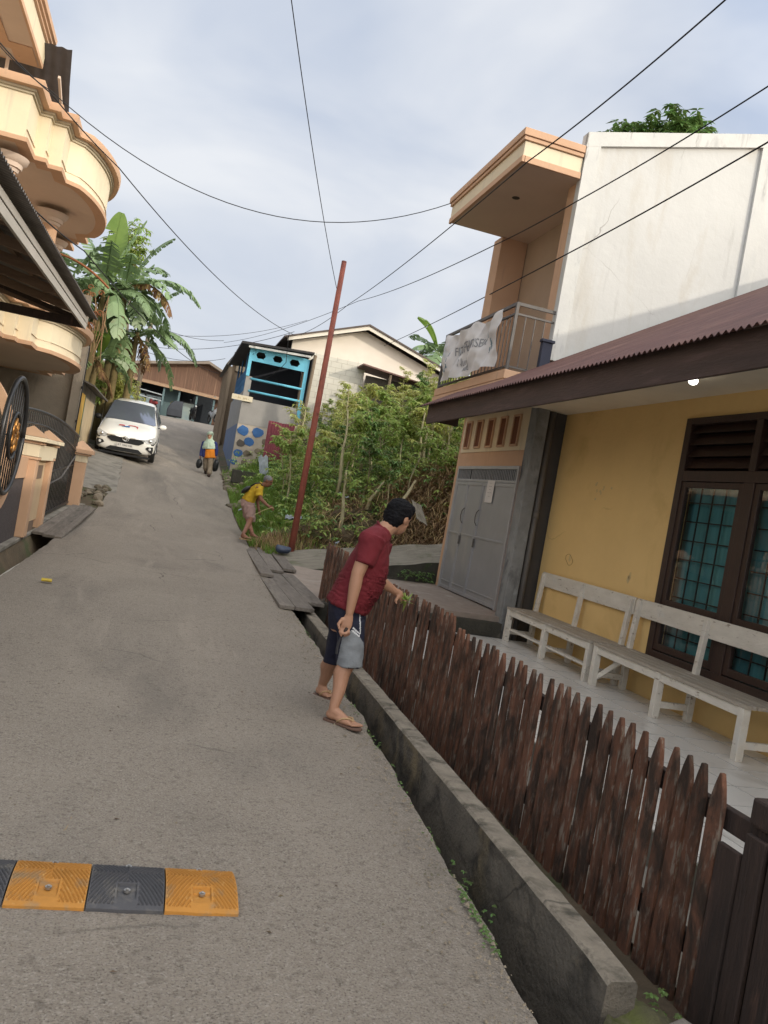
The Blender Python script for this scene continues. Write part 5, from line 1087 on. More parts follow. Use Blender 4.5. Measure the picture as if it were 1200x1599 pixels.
for p in shorts.data.polygons:
    c = p.center+ORG[man.name]; n_ = p.normal
    if n_.dot(FWD) < .12:
        px, py = proj(c); zx, zy = (px-480)*4.1, (py-770)*4.1
        if c.dot(HF) < D1*.9999+.02:
            if inside(st1, zx, zy) or inside(st2, zx, zy) or inside(pip, zx, zy): p.material_index = 2
            elif inside(panel, zx, zy): p.material_index = 1
flipflop(man, nh-V((0,0,.012)), nto-V((0,0,.012))); flipflop(man, fh-V((0,0,.012)), fto-V((0,0,.012)))
sk_ = thing('sickle', 'small dark sickle held low in the hand of the person in the red shirt', 'sickle', P1(232,900,-.25))
a = MB(); a.tube([P1(256,862,-.25), P1(224,912,-.25)], .011, 8); a.build('handle', darkwood, sk_, smooth=True)
a = MB(); cur_ = [P1(*q) for q in ((222,914,-.25),(205,950,-.25),(192,990,-.25),(188,1030,-.25))]; a.loft([[p-CX*.009, p+FWD*.002, p+CX*.009, p-FWD*.002] for p in cur_]); a.build('blade', mat('dark_steel', (.05,.05,.055), None, 5, .4, metal=.7), sk_)
gc = MB(); c_ = M1(632,690,.28)
for k in range(40):
    d_ = V((rng.uniform(-1,1), rng.uniform(-1,1), rng.uniform(-.6,1))).normalized(); s_ = d_.cross(V((0,0,1))).normalized()*.012; o_ = c_+d_*.02; gc.add([o_-s_, o_+s_, o_+d_*rng.uniform(.03,.07)], [(0,1,2)])
tag(gc.build('cut_weeds', leaf, loc=c_, fix=False), 'handful of cut weeds at the fence tips in the far hand of the red-shirted person', 'weeds')

# --- man in yellow
D2 = 17.25
M2 = lambda zx, zy, dd=0: at(300+zx/7.99, 660+zy/7.99, D2+dd)
g2 = road_z(1.75, 17.0)
h1_ = onZ(300+603/7.99, 660+1440/7.99, g2+.02); t1_ = onZ(300+735/7.99, 660+1468/7.99, g2+.02)
h2_ = h1_+V((.2,.28,.03)); t2_ = h2_+(t1_-h1_)*.92
mb = MB(); foot(mb, h1_, t1_); foot(mb, h2_, t2_)
kn = M2(742,1195,-.08); kf = M2(690,1180,.14)
an1 = h1_+(t1_-h1_)*.22+V((0,0,.09)); an2 = h2_+(t2_-h2_)*.22+V((0,0,.09))
mb.capsule(M2(690,1010,-.08), .085, kn, .06); mb.capsule(kn, .056, kn.lerp(an1, .35), .056); mb.capsule(kn.lerp(an1, .35), .056, an1, .036); mb.capsule(an1, .035, an1-V((0,0,.05)), .035)
mb.capsule(M2(680,1010,.09), .085, kf, .06); mb.capsule(kf, .055, kf.lerp(an2, .35), .054); mb.capsule(kf.lerp(an2, .35), .054, an2, .036); mb.capsule(an2, .035, an2-V((0,0,.05)), .035)
mb.ell([ring(M2, L, R, h, 0) for L, R, h in (((640,960),(770,1010),.145),((695,870),(800,940),.15),((765,800),(855,890),.165),((835,760),(880,845),.135),((868,748),(895,800),.06))])
hc2 = M2(948,728,0); mb.capsule(M2(875,790), .055, hc2-UP*.03, .052)
f2, u2, s2_ = head_on(mb, hc2, CX*.9-FWD*.1-UP*.5, UP*.9+CX*.45)
sh, el, wr = M2(830,815,-.17), M2(862,955,-.2), M2(955,1045,-.2)
mb.capsule(sh, .055, el, .043); mb.capsule(el, .042, wr, .029); mb.ell([(wr, UP*.03, FWD*.02), (M2(985,1060,-.2), UP*.042, FWD*.025), (M2(1005,1066,-.2), UP*.035, FWD*.022)], 10)
for q in ((1000,1048),(1008,1058),(1008,1070),(1002,1082)): mb.capsule(M2(*q, -.2), .011, M2(q[0]+14, q[1]+12, -.22), .01, 6); mb.capsule(M2(q[0]+14, q[1]+12, -.22), .01, M2(q[0]+2, q[1]+20, -.225), .009, 6)
mb.capsule(M2(975,1040,-.21), .012, M2(1000,1032,-.22), .01, 6)
e2, w2 = M2(820,985,.15), M2(835,1085,.1); mb.capsule(M2(835,830,.15), .055, e2, .042); mb.capsule(e2, .04, w2, .028); mb.ball(M2(842,1110,.1), UP*.05, CX*.03, FWD*.02, 10)
for q in (-.02, -.006, .008, .022): mb.capsule(M2(842,1120,.1)+CX*q, .009, M2(846,1150,.1)+CX*q, .008, 6)
yman = remesh(mb, .011, 'person', skin_d, loc=V((1.85, 17, g2)), it=2)
tag(yman, 'grey-haired person in yellow T-shirt and pinkish shorts stooping over the grass verge', 'person', 'people on the lane')
eyes(hc2, f2, u2, s2_, yman)
mb = MB(); mb.ball(hc2+u2*.04-f2*.012, f2*.104, s2_*.084, u2*.08); mb.ball(hc2-f2*.045+u2*.01, f2*.062, s2_*.08, u2*.08)
remesh(mb, .011, 'hair', hair_g, yman, it=2, disp=lambda p, n: n*.006*noise.noise(p*40))
mb = MB(); mb.ell([ring(M2, L, R, h, 0) for L, R, h in (((626,938),(776,1012),.17),((690,858),(806,935),.17),((756,788),(862,890),.18),((826,748),(884,850),.155),((862,736),(898,806),.075))], 24)
sleeve(mb, M2(835,800,-.13), M2(836,918,-.19), .085, .072); sleeve(mb, M2(840,810,.13), M2(828,920,.17), .08, .07)
remesh(mb, .012, 't_shirt', mat('mustard_tee', (.5,.33,.025), (.43,.28,.02), 6, .85), yman, it=3, disp=folds(.012, 8, 1))
mb = MB(); mb.ell([ring(M2, L, R, h, 0) for L, R, h in (((622,950),(782,1010),.16),((612,1020),(782,1050),.165),((640,1080),(770,1090),.15))], 24)
mb.ell([ring(M2, L, R, h, d) for L, R, h, d in (((640,1030),(785,1050),.1,-.08),((660,1130),(790,1145),.1,-.08),((690,1215),(792,1245),.095,-.08))]); mb.ell([ring(M2, L, R, h, d) for L, R, h, d in (((618,1030),(740,1050),.1,.08),((640,1110),(750,1130),.1,.11),((645,1180),(745,1195),.09,.14))])
remesh(mb, .012, 'shorts', mat('pink_beige_cotton', (.36,.25,.22), (.3,.2,.18), 8, .9), yman, it=3, disp=folds(.014, 9, 5))
flipflop(yman, h1_-V((0,0,.015)), t1_-V((0,0,.015)), strap_m); flipflop(yman, h2_-V((0,0,.015)), t2_-V((0,0,.015)), strap_m)
sbg = thing('shoulder_bag', 'small black bag slung on the back of the person in yellow', 'bag', M2(680,840,-.05))
mb = MB(); mb.ball(M2(676,836,-.1), (M2(740,795)-M2(676,836))*.95, (M2(700,880)-M2(676,836))*.62, HF*.12, 14); mb.build('pouch', carblack, sbg, smooth=True)
mb = MB(); mb.tube([M2(735,795,-.17), M2(790,760,-.2), M2(850,752,-.19), M2(876,775,-.14), M2(878,820,-.12), M2(868,868,-.05)], .016, 6); mb.build('strap', carblack, sbg, smooth=True)
mb = MB(); mb.tube([M2(780,1150,-.24), M2(900,1090,-.235), M2(1008,1058,-.23)], .008, 5); tag(mb.build('stalk', mat('pale_stalk', (.4,.37,.17)), loc=M2(780,1150,-.24)), 'pale dry stalk held in the hand of the person in yellow', 'stalk')

# --- woman in headscarf
D3 = 25.8
M3 = lambda zx, zy, dd=0: at(300+zx/7.99, 660+zy/7.99, D3+dd)
p1_, p2_ = M3(165,665), M3(205,700)
g3a = road_z(p1_.x, p1_.y); 
fa = V((M3(165,655,.2).x, M3(165,655,.2).y, 0)); fa.z = road_z(fa.x, fa.y)+.01; fb = V((M3(205,690,-.25).x, M3(205,690,-.25).y, 0)); fb.z = road_z(fb.x, fb.y)+.01
dfw = V((-.06,-1,0)).normalized()
mb = MB(); foot(mb, fa-dfw*.1, fa+dfw*.14); foot(mb, fb-dfw*.1, fb+dfw*.14)
mb.capsule(M3(185,440,.03), .075, M3(172,560,.05), .055); mb.capsule(M3(172,560,.05), .05, fa+V((0,0,.1)), .04); mb.capsule(M3(235,440,-.03), .075, M3(228,570,-.12), .055); mb.capsule(M3(228,570,-.12), .05, fb+V((0,0,.1)), .04)
mb.ell([(M3(225,440), CX*.15, HF*.11), (M3(222,380), CX*.14, HF*.11), (M3(222,300), CX*.16, HF*.11), (M3(220,245), CX*.15, HF*.09), (M3(222,215), CX*.06, HF*.06)])
hc3 = M3(224,165); mb.capsule(M3(222,225), .05, hc3, .05)
f3, u3, s3 = head_on(mb, hc3, -FWD+CX*.15-UP*.15, UP)
for q in (((150,262,0),(122,350,0),(104,425,-.05)),((292,262,0),(308,350,0),(300,430,-.05))):
    mb.capsule(M3(*q[0]), .05, M3(*q[1]), .042); mb.capsule(M3(*q[1]), .04, M3(*q[2]), .028); c = M3(*q[2]); mb.ball(c-UP*.03, UP*.05, CX*.025, HF*.035, 10)
    for k in range(4): mb.capsule(c-UP*.06+HF*(.02*k-.03), .01, c-UP*.1+HF*(.02*k-.03)+CX*.01, .009, 6)
    mb.capsule(c-UP*.03-HF*.03, .01, c-UP*.07-HF*.045, .009, 6)
wom = remesh(mb, .014, 'person', skin, loc=V((1.2, 25.8, road_z(1.2, 25.8))), it=2)
tag(wom, 'person in pale green headscarf and orange tunic walking down the lane carrying black bags', 'person', 'people on the lane')
eyes(hc3, f3, u3, s3, wom)
mb = MB(); mb.ball(hc3+UP*.03+HF*.035, UP*.115, CX*.098, HF*.09); mb.capsule(hc3-UP*.1+HF*.03, .09, hc3+HF*.05, .09); mb.ball(hc3+UP*.075-HF*.03, UP*.06, CX*.09, HF*.075)
mb.ell([(M3(215,330,-.02), CX*.2, HF*.15), (M3(215,290,-.01), CX*.21, HF*.155), (M3(218,250), CX*.19, HF*.13), (M3(222,215,.02), CX*.11, HF*.1)], 20)
remesh(mb, .014, 'headscarf', mat('mint_scarf', (.36,.45,.36), (.3,.38,.3), 6, .85, stain=((.55,.55,.4), 3, .6, .75)), wom, it=3, disp=folds(.014, 9, 2))
mb = MB(); mb.ell([(M3(232,442,-.02), CX*.185, HF*.15), (M3(230,390,-.01), CX*.17, HF*.14), (M3(222,320), CX*.16, HF*.13), (M3(220,250), CX*.16, HF*.1)], 20); remesh(mb, .014, 'tunic', mat('orange_tunic', (.62,.2,.015), (.55,.17,.012), 5, .85), wom, it=2, disp=folds(.01, 9, 4))
mb = MB()
for q in (((150,255,0),(124,345,-.01),(110,405,-.05)),((292,262,0),(308,350,0),(302,405,-.05))): mb.capsule(M3(*q[0]), .07, M3(*q[1]), .062); mb.capsule(M3(*q[1]), .062, M3(*q[2]), .045)
mb.ell([(M3(158,430,.02), CX*.07, HF*.12), (M3(160,330,.02), CX*.1, HF*.12)]); remesh(mb, .014, 'sleeves', mat('blue_sleeves', (.02,.03,.13), (.017,.025,.1), 5, .85), wom, it=2)
mb = MB()
for a_, b_, c_ in ((M3(182,430,.03), M3(174,560,.05), fa+V((0,0,.1))), (M3(235,430,-.03), M3(230,570,-.12), fb+V((0,0,.1)))): mb.capsule(a_, .1, b_, .082); mb.capsule(b_, .08, c_, .07)
remesh(mb, .014, 'trousers', mat('beige_trousers', (.25,.2,.145), (.2,.16,.115), 5, .9), wom, it=2, disp=folds(.012, 8, 7))
for k in (fa, fb):
    mb = MB(); mb.capsule(k-dfw*.09+V((0,0,.03)), .045, k+dfw*.11+V((0,0,.025)), .045); o = mb.build('shoe', mat('brown_shoe', (.05,.03,.025)), wom, smooth=True)
bagm = mat('black_plastic_bag', (.02,.022,.024), (.012,.013,.015), 4, .35, .5, 12)
for lab, q, w_, h_ in (('black plastic carrier bag in the hand beside the blue sleeve of the walking person', (90,512), .1, .15), ('larger black plastic carrier bag on the grass verge side of the walking person', (294,536), .1, .2)):
    c = M3(*q, -.08); t = thing('carrier_bag', lab, 'bag', c, 'black carrier bags')
    mb = MB(); mb.ball(c, CX*w_, HF*.09, UP*h_, 16)
    for v in range(len(mb.v)): p = mb.v[v]; mb.v[v] = p+(p-c)*.25*noise.noise(p*14)
    mb.build('sack', bagm, t, smooth=True)
    mb = MB(); mb.tube([c+UP*h_*.8-CX*.03, c+UP*(h_+.09), c+UP*h_*.8+CX*.03], .012, 6); mb.build('handles', bagm, t, smooth=True)
# ------------------------------------------------------------------ vegetation
vr = random.Random(11)
def rv(r=vr): 
    while True:
        p = V((r.uniform(-1,1), r.uniform(-1,1), r.uniform(-1,1)))
        if .05 < p.length < 1: return p.normalized()
def leaflet(mb, o, d, ln, wd, up=V((0,0,1))):
    d = d.normalized(); s = d.cross(up)
    s = s.normalized() if s.length > .05 else V((1,0,0)); n = s.cross(d)
    m = o+d*ln*.45-n*ln*.05; e = o+d*ln-n*ln*.16
    mb.add([o, m+s*wd+n*wd*.35, e, m-s*wd+n*wd*.35, m], [(0,1,4),(1,2,4),(2,3,4),(3,0,4)])
def rosette(mb, o, ln, wd, n, r=vr, droop=.25):
    a0 = r.uniform(0, 6.28)
    for k in range(n):
        a = a0+6.283*k/n+r.uniform(-.3, .3); leaflet(mb, o, V((cos(a), sin(a), r.uniform(-.5, .35)-droop)), ln*r.uniform(.7, 1.2), wd*r.uniform(.8, 1.2))
def weed(seed, h, nb, col, ln=.15, wd=.026, spread=.55, nl=6):
    r = random.Random(seed); st = MB(); lf = MB()
    lean = V((r.uniform(-.25,.25), r.uniform(-.25,.25), 0))
    trunk = [lean*(t*t)*h*.6+V((.05*sin(t*7+seed), .05*cos(t*5+seed), h*t)) for t in [i/7 for i in range(8)]]
    st.tube(trunk, [lerp(.028, .008, i/7)*h/2 for i in range(8)], 6)
    for k in range(nb):
        t = r.uniform(.3, .98)**.8; i = min(6, int(t*7)); p = trunk[i].lerp(trunk[i+1], t*7-i); a = r.uniform(0, 6.28); L_ = spread*r.uniform(.5, 1.1)*(1.15-.6*t)
        e = p+V((cos(a)*L_, sin(a)*L_, L_*r.uniform(.15, .8))); m = p.lerp(e, .5)+V((0,0,.05)); st.tube([p, m, e], [.008*h/2, .006*h/2, .004*h/2], 4)
        for q in (.35, .55, .75, .9, 1.0):
            if r.random() < .85: rosette(lf, p.lerp(e, q)+rv(r)*.05, ln, wd, nl, r)
    rosette(lf, trunk[-1], ln*1.1, wd, nl+2, r, 0)
    return st, lf
def make_plant(name, label, cat, st, lf, m_st, m_lf, group=None):
    t = thing(name, label, cat, (0,0,0), group); st.build('stem', m_st, t, smooth=True); lf.build('foliage', m_lf, t, fix=False); return t
def g_at(x, y): return ground_z(x, y)
WL = 'tall leafy weed with a thin pale stem in the thicket on the slope'
WG = 'tall weeds covering the slope'
protos = []
for k, (h, nb, m_) in enumerate(((2.1,17,leaf),(2.5,20,leaf_y),(1.7,15,leaf),(2.3,18,leaf),(1.9,17,leaf_y),(2.0,18,leaf_d),(1.3,12,leaf))):
    st, lf = weed(100+k, h, nb, m_, .17, .03); protos.append(make_plant('tall_weed', WL, 'weed', st, lf, palestem, m_, WG))
used = set()
def place(pr, x, y, s, rz, label=None):
    o = pr if pr.name not in used else copy_tree(pr); used.add(pr.name)
    o.location = (x, y, g_at(x, y)-.05); o.rotation_euler = (vr.uniform(-.08,.08), vr.uniform(-.08,.08), rz); o.scale = (s, s, s*vr.uniform(.9, 1.1))
    return o
cnt = 0; spots = []
def allowed(x, y):
    if x > 4.4 and y < 15.6: return False
    if y < 17.5 and x < 2.9+.0*(y): return False
    if x > 4.0 and 27.6 < y: return y < 29.6 and x > 4.4
    if x < 4.3 and y > 23.5: return False
    return True
tries = 0
while cnt < 120 and tries < 6000:
    tries += 1; x = vr.uniform(2.8, 9.3); y = vr.uniform(15.6, 29.5)
    if not allowed(x, y) or any((x-a)**2+(y-b)**2 < .17 for a, b in spots): continue
    if y < 17.5 and x < 4.0 and vr.random() < .7: continue
    spots.append((x, y)); k = vr.choice([0,1,2,3,4,1,4,5,6] if y > 19 else [2,3,5,5,6,0])
    s = vr.uniform(.75, 1.12)*(.72 if y < 18.5 else 1)
    if x < 4.2 and y > 21.5: s *= .4
    if y > 23.5: s *= .72
    place(protos[k], x, y, s, vr.uniform(0, 6.28)); cnt += 1
# saplings with pale bare trunks in front of the thicket
sp_st = MB(); sp_lf = MB()
def sapling(label, px, py, d, h, px2, py2, m_=leaf, top=10):
    b = at(px, py, d); tip = at(px2, py2, d+.1); t = thing('sapling', label, 'sapling', b)
    r = random.Random(int(px)); st = MB(); lf = MB(); n = 6; pts = [b.lerp(tip, i/n)+V((sin(i*1.7+px), cos(i+px), 0))*.012*(tip-b).length-V((0,0,.15 if i == 0 else 0)) for i in range(n+1)]
    st.tube(pts, [lerp(.045, .016, i/n) for i in range(n+1)], 7)
    for k in range(top):
        q = r.uniform(.45, 1); p = b.lerp(tip, q); e = p+V((r.uniform(-.5,.5), r.uniform(-.4,.4), r.uniform(.05,.5))); st.tube([p, e], [.01, .005], 4)
        for u in (.6, .8, 1): rosette(lf, p.lerp(e, u), .17, .028, 6, r)
    st.build('trunk', palestem, t, smooth=True)
    if top: lf.build('foliage', m_, t, fix=False)
    return t
sapling('sapling with a forked pale trunk just right of the red pole', 528, 765, 18.2, 2, 545, 640, leaf, 9)
sapling('bare pale stump post standing upright below the sapling near the dark soil', 533, 822, 16.2, 1, 541, 735, leaf, 2)
sapling('slim pale sapling between the maroon tin sheet and the red pole', 449, 748, 21, 2, 462, 665, leaf_y, 8)
sapling('pale sapling trunk topped with leaves left of the tall weeds', 465, 700, 23, 2, 478, 640, leaf_y, 9)
sapling('stout pale sapling in the middle of the thicket', 565, 725, 20, 2, 580, 640, leaf, 10)
sapling('tall thin sapling at the right edge of the thicket beside the eave', 668, 735, 19.5, 2.4, 678, 640, leaf_y, 12)
sapling('slanting pale stick-like sapling left of the stooping head', 575, 785, 17, 1, 600, 752, leaf, 0)
sapling('slanting pale stick rising behind the head of the red-shirted person', 624, 790, 16.2, 1, 650, 750, leaf, 0)
for k in range(8):
    x = vr.uniform(640, 700); sapling('thin upright pale cane among the canes behind the folding door house', x, 742+vr.uniform(-8, 8), 19+vr.uniform(0, 2), 2, x+vr.uniform(5, 14), 650+vr.uniform(-10, 20), leaf_y, 6)['group'] = 'thin canes'
# undergrowth, grass, dry straw: nobody could count them
ug = MB(); r = random.Random(21)
n = 0
while n < 6400:
    x = r.uniform(2.0, 9); y = r.uniform(15.3, 29.3)
    if x > 4.4 and y < 15.8 or (x > 4.2 and y > 28.1): continue
    if x < 2.8+.05*(y-15)*0 and r.random() < .75: continue
    if y < 15.8 and x < 3.9 and r.random() < .4: continue
    if 3.2 < x < 4.1 and 16 < y < 17.4 and r.random() < .8: continue
    o = V((x, y, g_at(x, y)+r.uniform(.03, .75)*(r.random()**.6)))
    rosette(ug, o, .13, .03, 5, r); n += 1
o = ug.build('undergrowth', [leaf, leaf_d], fix=False); tag(o, 'low green undergrowth filling the weedy slope', 'undergrowth', kind='stuff')
for i, p in enumerate(o.data.polygons): p.material_index = 1 if (i//20) % 3 == 0 else 0
gr = MB(); n = 0
while n < 15000:
    y = r.uniform(14.9, 28); x = rx(y)+.02+abs(r.gauss(0, .75))
    if x > 4.6: continue
    if y < 15.8 and x < 2.0: continue
    if 15 < y < 16.6 and x > 2.2 and r.random() < .8: continue
    if noise.noise(V((x*1.1, y*1.1, 5))) < -.28: continue
    h = r.uniform(.08, .3)*(1.3 if x > 2.3 else .7); o = V((x, y, g_at(x, y)-.01)); a = r.uniform(0, 6.28); s = V((cos(a), sin(a), 0))*.009; b = V((r.uniform(-.5,.5), r.uniform(-.5,.5), 1))*h
    gr.add([o-s, o+s, o+b*.6+s*.5, o+b+V((b.x, b.y, 0))*.4, o+b*.6-s*.5], [(0,1,2,4),(4,2,3)]); n += 1
tag(gr.build('verge_grass', grassm, fix=False), 'bright green grass growing along the right verge of the lane', 'grass', kind='stuff')
ds = MB(); n = 0
while n < 19000:
    x = r.uniform(3.1, 6.5); y = r.uniform(15.1, 18.2)
    if x < 3.9+.5*(y-15.2) and r.random() < .88: continue
    o = V((x, y, g_at(x, y)+r.uniform(0, .28))); d_ = V((r.uniform(-1,1), r.uniform(-1,1), r.uniform(-.9,.35))).normalized(); s = d_.cross(V((0,0,1))).normalized()*.006; L_ = r.uniform(.2, .5)
    ds.add([o-s, o+s, o+d_*L_*.5+s+V((0,0,.03)), o+d_*L_, o+d_*L_*.5-s+V((0,0,.03))], [(0,1,2,4),(4,2,3)]); n += 1
tag(ds.build('dry_straw', straw, fix=False), 'brown dry straw covering the bank beside the peach house', 'straw', kind='stuff')
# dry tuft of grass and dug soil by the pole
dt = MB()
for k in range(1500):
    c_ = r.choice([(2.25,15.9,.35),(2.35,15.4,.3),(2.9,16.0,.5)]); x = c_[0]+r.gauss(0,c_[2]*.5); y = c_[1]+r.gauss(0,c_[2]*.5)
    if x < rx(y)+.03: continue
    o = V((x, y, g_at(x, y))); d_ = V((r.uniform(-.6,.6), r.uniform(-.6,.6), r.uniform(.1,1))).normalized(); s = d_.cross(V((0,0,1))).normalized()*.008; L_ = r.uniform(.12,.4); dt.add([o-s, o+s, o+d_*L_], [(0,1,2)])
tag(dt.build('dry_grass', straw, fix=False), 'dry trampled grass tufts around the foot of the red pole', 'dry grass', kind='stuff')
dl = MB()
for k in range(260):
    y = r.uniform(3.0, 9.3); x = wl(y)-.02-r.uniform(0, .05); z = -.42+r.uniform(0, .3)
    if r.random() < .65 and noise.noise(V((y*1.5, 0, 9))) < .05: continue
    [rosette(dl, V((x+r.uniform(-.03,.0), y+r.uniform(-.06,.06), z+r.uniform(-.05,.05))), .016, .006, 6, r) for _ in range(4)]
tag(dl.build('drain_ferns', leaf_d, fix=False), 'small ferns and moss along the foot of the drain wall', 'ferns', kind='stuff')
dl = MB()
for k in range(260):
    y = r.choice([r.uniform(2.3, 2.6), r.uniform(13.6, 14.0)]); x = r.uniform(1.75, 2.1) if y < 5 else r.uniform(4.2, 4.85); rosette(dl, V((x, y, (-.14 if y < 5 else .42)+r.uniform(-.1, .06))), .022 if y < 5 else .045, .009, 5, r)
tag(dl.build('corner_creepers', leaf_d, fix=False), 'small creeping plants at the end of the drain wall and under the ramp', 'creepers', kind='stuff')

me_ = MB()
for k in range(420):
    y = r.choice([r.uniform(2.1, 3.2), r.uniform(2.2, 9)]); x = rx(y)-abs(r.gauss(0, .018))-.004
    if noise.noise(V((y*2.3, 0, 4))) < -.05: continue
    rosette(me_, V((x, y, road_z(x, y)-.002)), .009, .004, 5, r)
tag(me_.build('edge_moss', leaf_d, fix=False), 'tiny moss and weeds growing along the broken right asphalt edge', 'moss', kind='stuff')
def crown_tree(name, label, base, center, rad, n, m_lf, ln, wd, trunk_r, cat='tree', nl=6, lobes=9, seed=1, group=None):
    r = random.Random(seed); t = thing(name, label, cat, base, group); st = MB(); lf = MB(); base, center = V(base), V(center)
    mid = base.lerp(center, .55)+V((.1, .05, 0)); st.tube([base-V((0,0,.3)), base.lerp(mid, .5), mid, center], [trunk_r, trunk_r*.8, trunk_r*.6, trunk_r*.3], 9)
    L_ = []
    for k in range(lobes):
        d_ = rv(r); d_.z = abs(d_.z)*.9-.25; e = center+V((d_.x*rad[0], d_.y*rad[1], d_.z*rad[2]))*r.uniform(.55, .8); L_.append((e, r.uniform(.32, .5))); st.tube([mid.lerp(center, r.random()), mid.lerp(e, .6)+V((0,0,.1)), e], [trunk_r*.35, trunk_r*.22, trunk_r*.08], 5)
    for k in range(n):
        c, q = r.choice(L_); d_ = rv(r)*(r.random()**.4); p = c+V((d_.x*rad[0], d_.y*rad[1], d_.z*rad[2]))*q*1.2; rosette(lf, p, ln, wd, nl, r, .35)
    st.build('trunk', bark, t, smooth=True); lf.build('crown', m_lf, t, fix=False); return t
crown_tree('mango_tree', 'round dark green mango tree showing above the cream side wall', (11.5,19.8,5), (11.5,19.8,11.55), (1.85,1.7,1.75), 2600, leaf_d, .26, .05, .25, lobes=24, seed=4)
b_ = at(190, 655, 28.5)
crown_tree('roadside_bush', 'big yellow-green bush behind the white car', (-2.1,28.6,2.0), (-2.25,28.5,3.6), (1.05,1.0,1.5), 620, leaf_y, .2, .03, .08, cat='bush', lobes=14, seed=6)
crown_tree('roadside_bush', 'darker bush crowded under the banana clump left of the car', (-3.4,27.5,2.0), (-3.3,27.4,3.6), (1.2,1.0,1.4), 420, leaf, .18, .03, .08, cat='bush', lobes=10, seed=8)
crown_tree('small_tree', 'thin leafy tree poking up behind the banana leaves', (-1.9,30,2.2), at(206,400,29.5), (1.0,1.0,1.6), 240, leaf, .22, .045, .1, lobes=9, seed=9)

def banana_leaf(mb, o, az, el, L_, W, droop, r, torn=.5, dead=False):
    N_ = 26; d = V((cos(az)*cos(el), sin(az)*cos(el), sin(el))); p = V(o); pts = [p.copy()]; ds_ = [d.copy()]
    for i in range(N_):
        d = (d+V((0,0,-1))*droop/N_*(.4+1.6*i/N_)).normalized(); p = p+d*L_/N_; pts.append(p.copy()); ds_.append(d.copy())
    mb.tube(pts, [lerp(.03, .006, i/N_) for i in range(N_+1)], 5)
    for side in (-1, 1):
        hang = 0; 
        for i in range(4, N_):
            t = (i-3)/(N_-3); w = W*(sin(pi*min(1, t*.93+.05))**.55); t2 = (i-2)/(N_-3); w2 = W*(sin(pi*min(1, min(t2, 1)*.93+.05))**.55)
            if r.random() < torn: hang = r.uniform(.0, 1.15)*(1.4 if dead else 1); gap = r.uniform(.05, .28)
            else: gap = 0
            s = ds_[i].cross(V((0,0,1))); s = s.normalized()*side if s.length > .1 else V((side,0,0)); s2 = ds_[i+1].cross(V((0,0,1))); s2 = s2.normalized()*side if s2.length > .1 else s
            nrm = s.cross(ds_[i])*side
            def edge(q, ss, dd, ww, hg): 
                v = ss*cos(hg+.25)-V((0,0,1))*sin(hg+.25); up_ = V((0,0,1))
                return q+ss*ww*.45+up_*ww*.1*(1-hg)-up_*ww*.3*hg, q+(ss*.45+v*.55+dd*.25)*ww
            a1, a2 = edge(pts[i].lerp(pts[i+1], gap*.5), s, ds_[i], w, hang); c1, c2 = edge(pts[i+1], s2, ds_[i+1], w2, hang)
            if dead: a2 = a2-V((0,0,w*.4)); c2 = c2-V((0,0,w2*.4))
            mb.add([pts[i], a1, a2.lerp(c2, gap*.5), c2.lerp(a2, gap*.4), c1, pts[i+1]], [(0,1,4,5),(1,2,3,4)])
def banana_plant(label, base, h, leaves, tr_r=.13, seed=1, grp=None):
    r = random.Random(seed); base = V(base); t = thing('banana_plant', label, 'banana plant', base, grp); st = MB(); top = base+V((r.uniform(-.2,.2), r.uniform(-.1,.1), h))
    st.tube([base-V((0,0,.4)), base.lerp(top, .5)+V((.04,0,0)), top], [tr_r, tr_r*.85, tr_r*.55], 10); st.build('trunk', banana_t, t, smooth=True)
    for az, el, L_, W, dr, kind in leaves:
        mb = MB(); banana_leaf(mb, top-V((0,0,r.uniform(0,.25))), RAD(az), RAD(el), L_, W, dr, r, {'g':.72,'y':.1,'d':.85}[kind], kind == 'd'); mb.build('leaf', {'g':banana,'y':banana_y,'d':leaf_dry}[kind], t, fix=False)
    return t
def fan(n, seed, L_, W, hi=80, dead=3, young=0, az0=0, spread=360):
    r = random.Random(seed); out = []
    for k in range(n):
        t = k/(n-1); out.append((az0+(k*137.5 % spread), lerp(hi, 5, t**.8)+r.uniform(-8, 8), L_*r.uniform(.85, 1.15), W*r.uniform(.9, 1.1), lerp(.9, 2.6, t)+r.uniform(-.2, .3), 'y' if k < young else 'g'))
    for k in range(dead): out.append((r.uniform(0, 360), r.uniform(-50, 0), L_*.7, W*.62, 1.4, 'd'))
    return out
banana_plant('banana plant with one upright yellow-green leaf nearest the upper balcony', (-2.75,25.4,2.0), 4.3, [(60,86,2.35,.4,.2,'y')]+fan(12,2,2.3,.4,70,3), seed=2)
banana_plant('tallest banana plant with a long arching torn leaf to the right', (-1.95,26.2,2.0), 4.7, [(5,38,2.6,.34,1.6,'g'),(-30,22,2.1,.3,1.9,'d')]+fan(11,3,2.2,.38,75,3), seed=3)
banana_plant('shorter banana plant with leaves drooping over the lane behind the car', (-1.6,26.9,2.0), 3.5, [(-8,38,2.4,.34,2.2,'g'),(18,30,2.5,.32,1.9,'g')]+fan(10,5,1.9,.34,70,4), seed=5)
banana_plant('low banana plant with bright young leaves beside the shack roof', (-2.6,25.8,2.0), 2.4, fan(10,6,1.6,.3,75,4,3), seed=6)
banana_plant('banana plant with hanging dry leaves crowded against the cream house', (-3.5,24.6,2.0), 3.8, fan(12,7,2.1,.38,75,5), seed=7)
banana_plant('banana plant half hidden between the two tallest of the clump', (-2.3,27.2,2.0), 3.9, fan(11,17,2.1,.36,75,3), seed=17)
banana_plant('banana plant standing behind the balcony of the peach house', at(690,552,40)-V((0,0,5.0)), 5.0, [(170,72,2.2,.55,1.5,'y')]+fan(11,8,2.2,.5,62,1,1), seed=8)
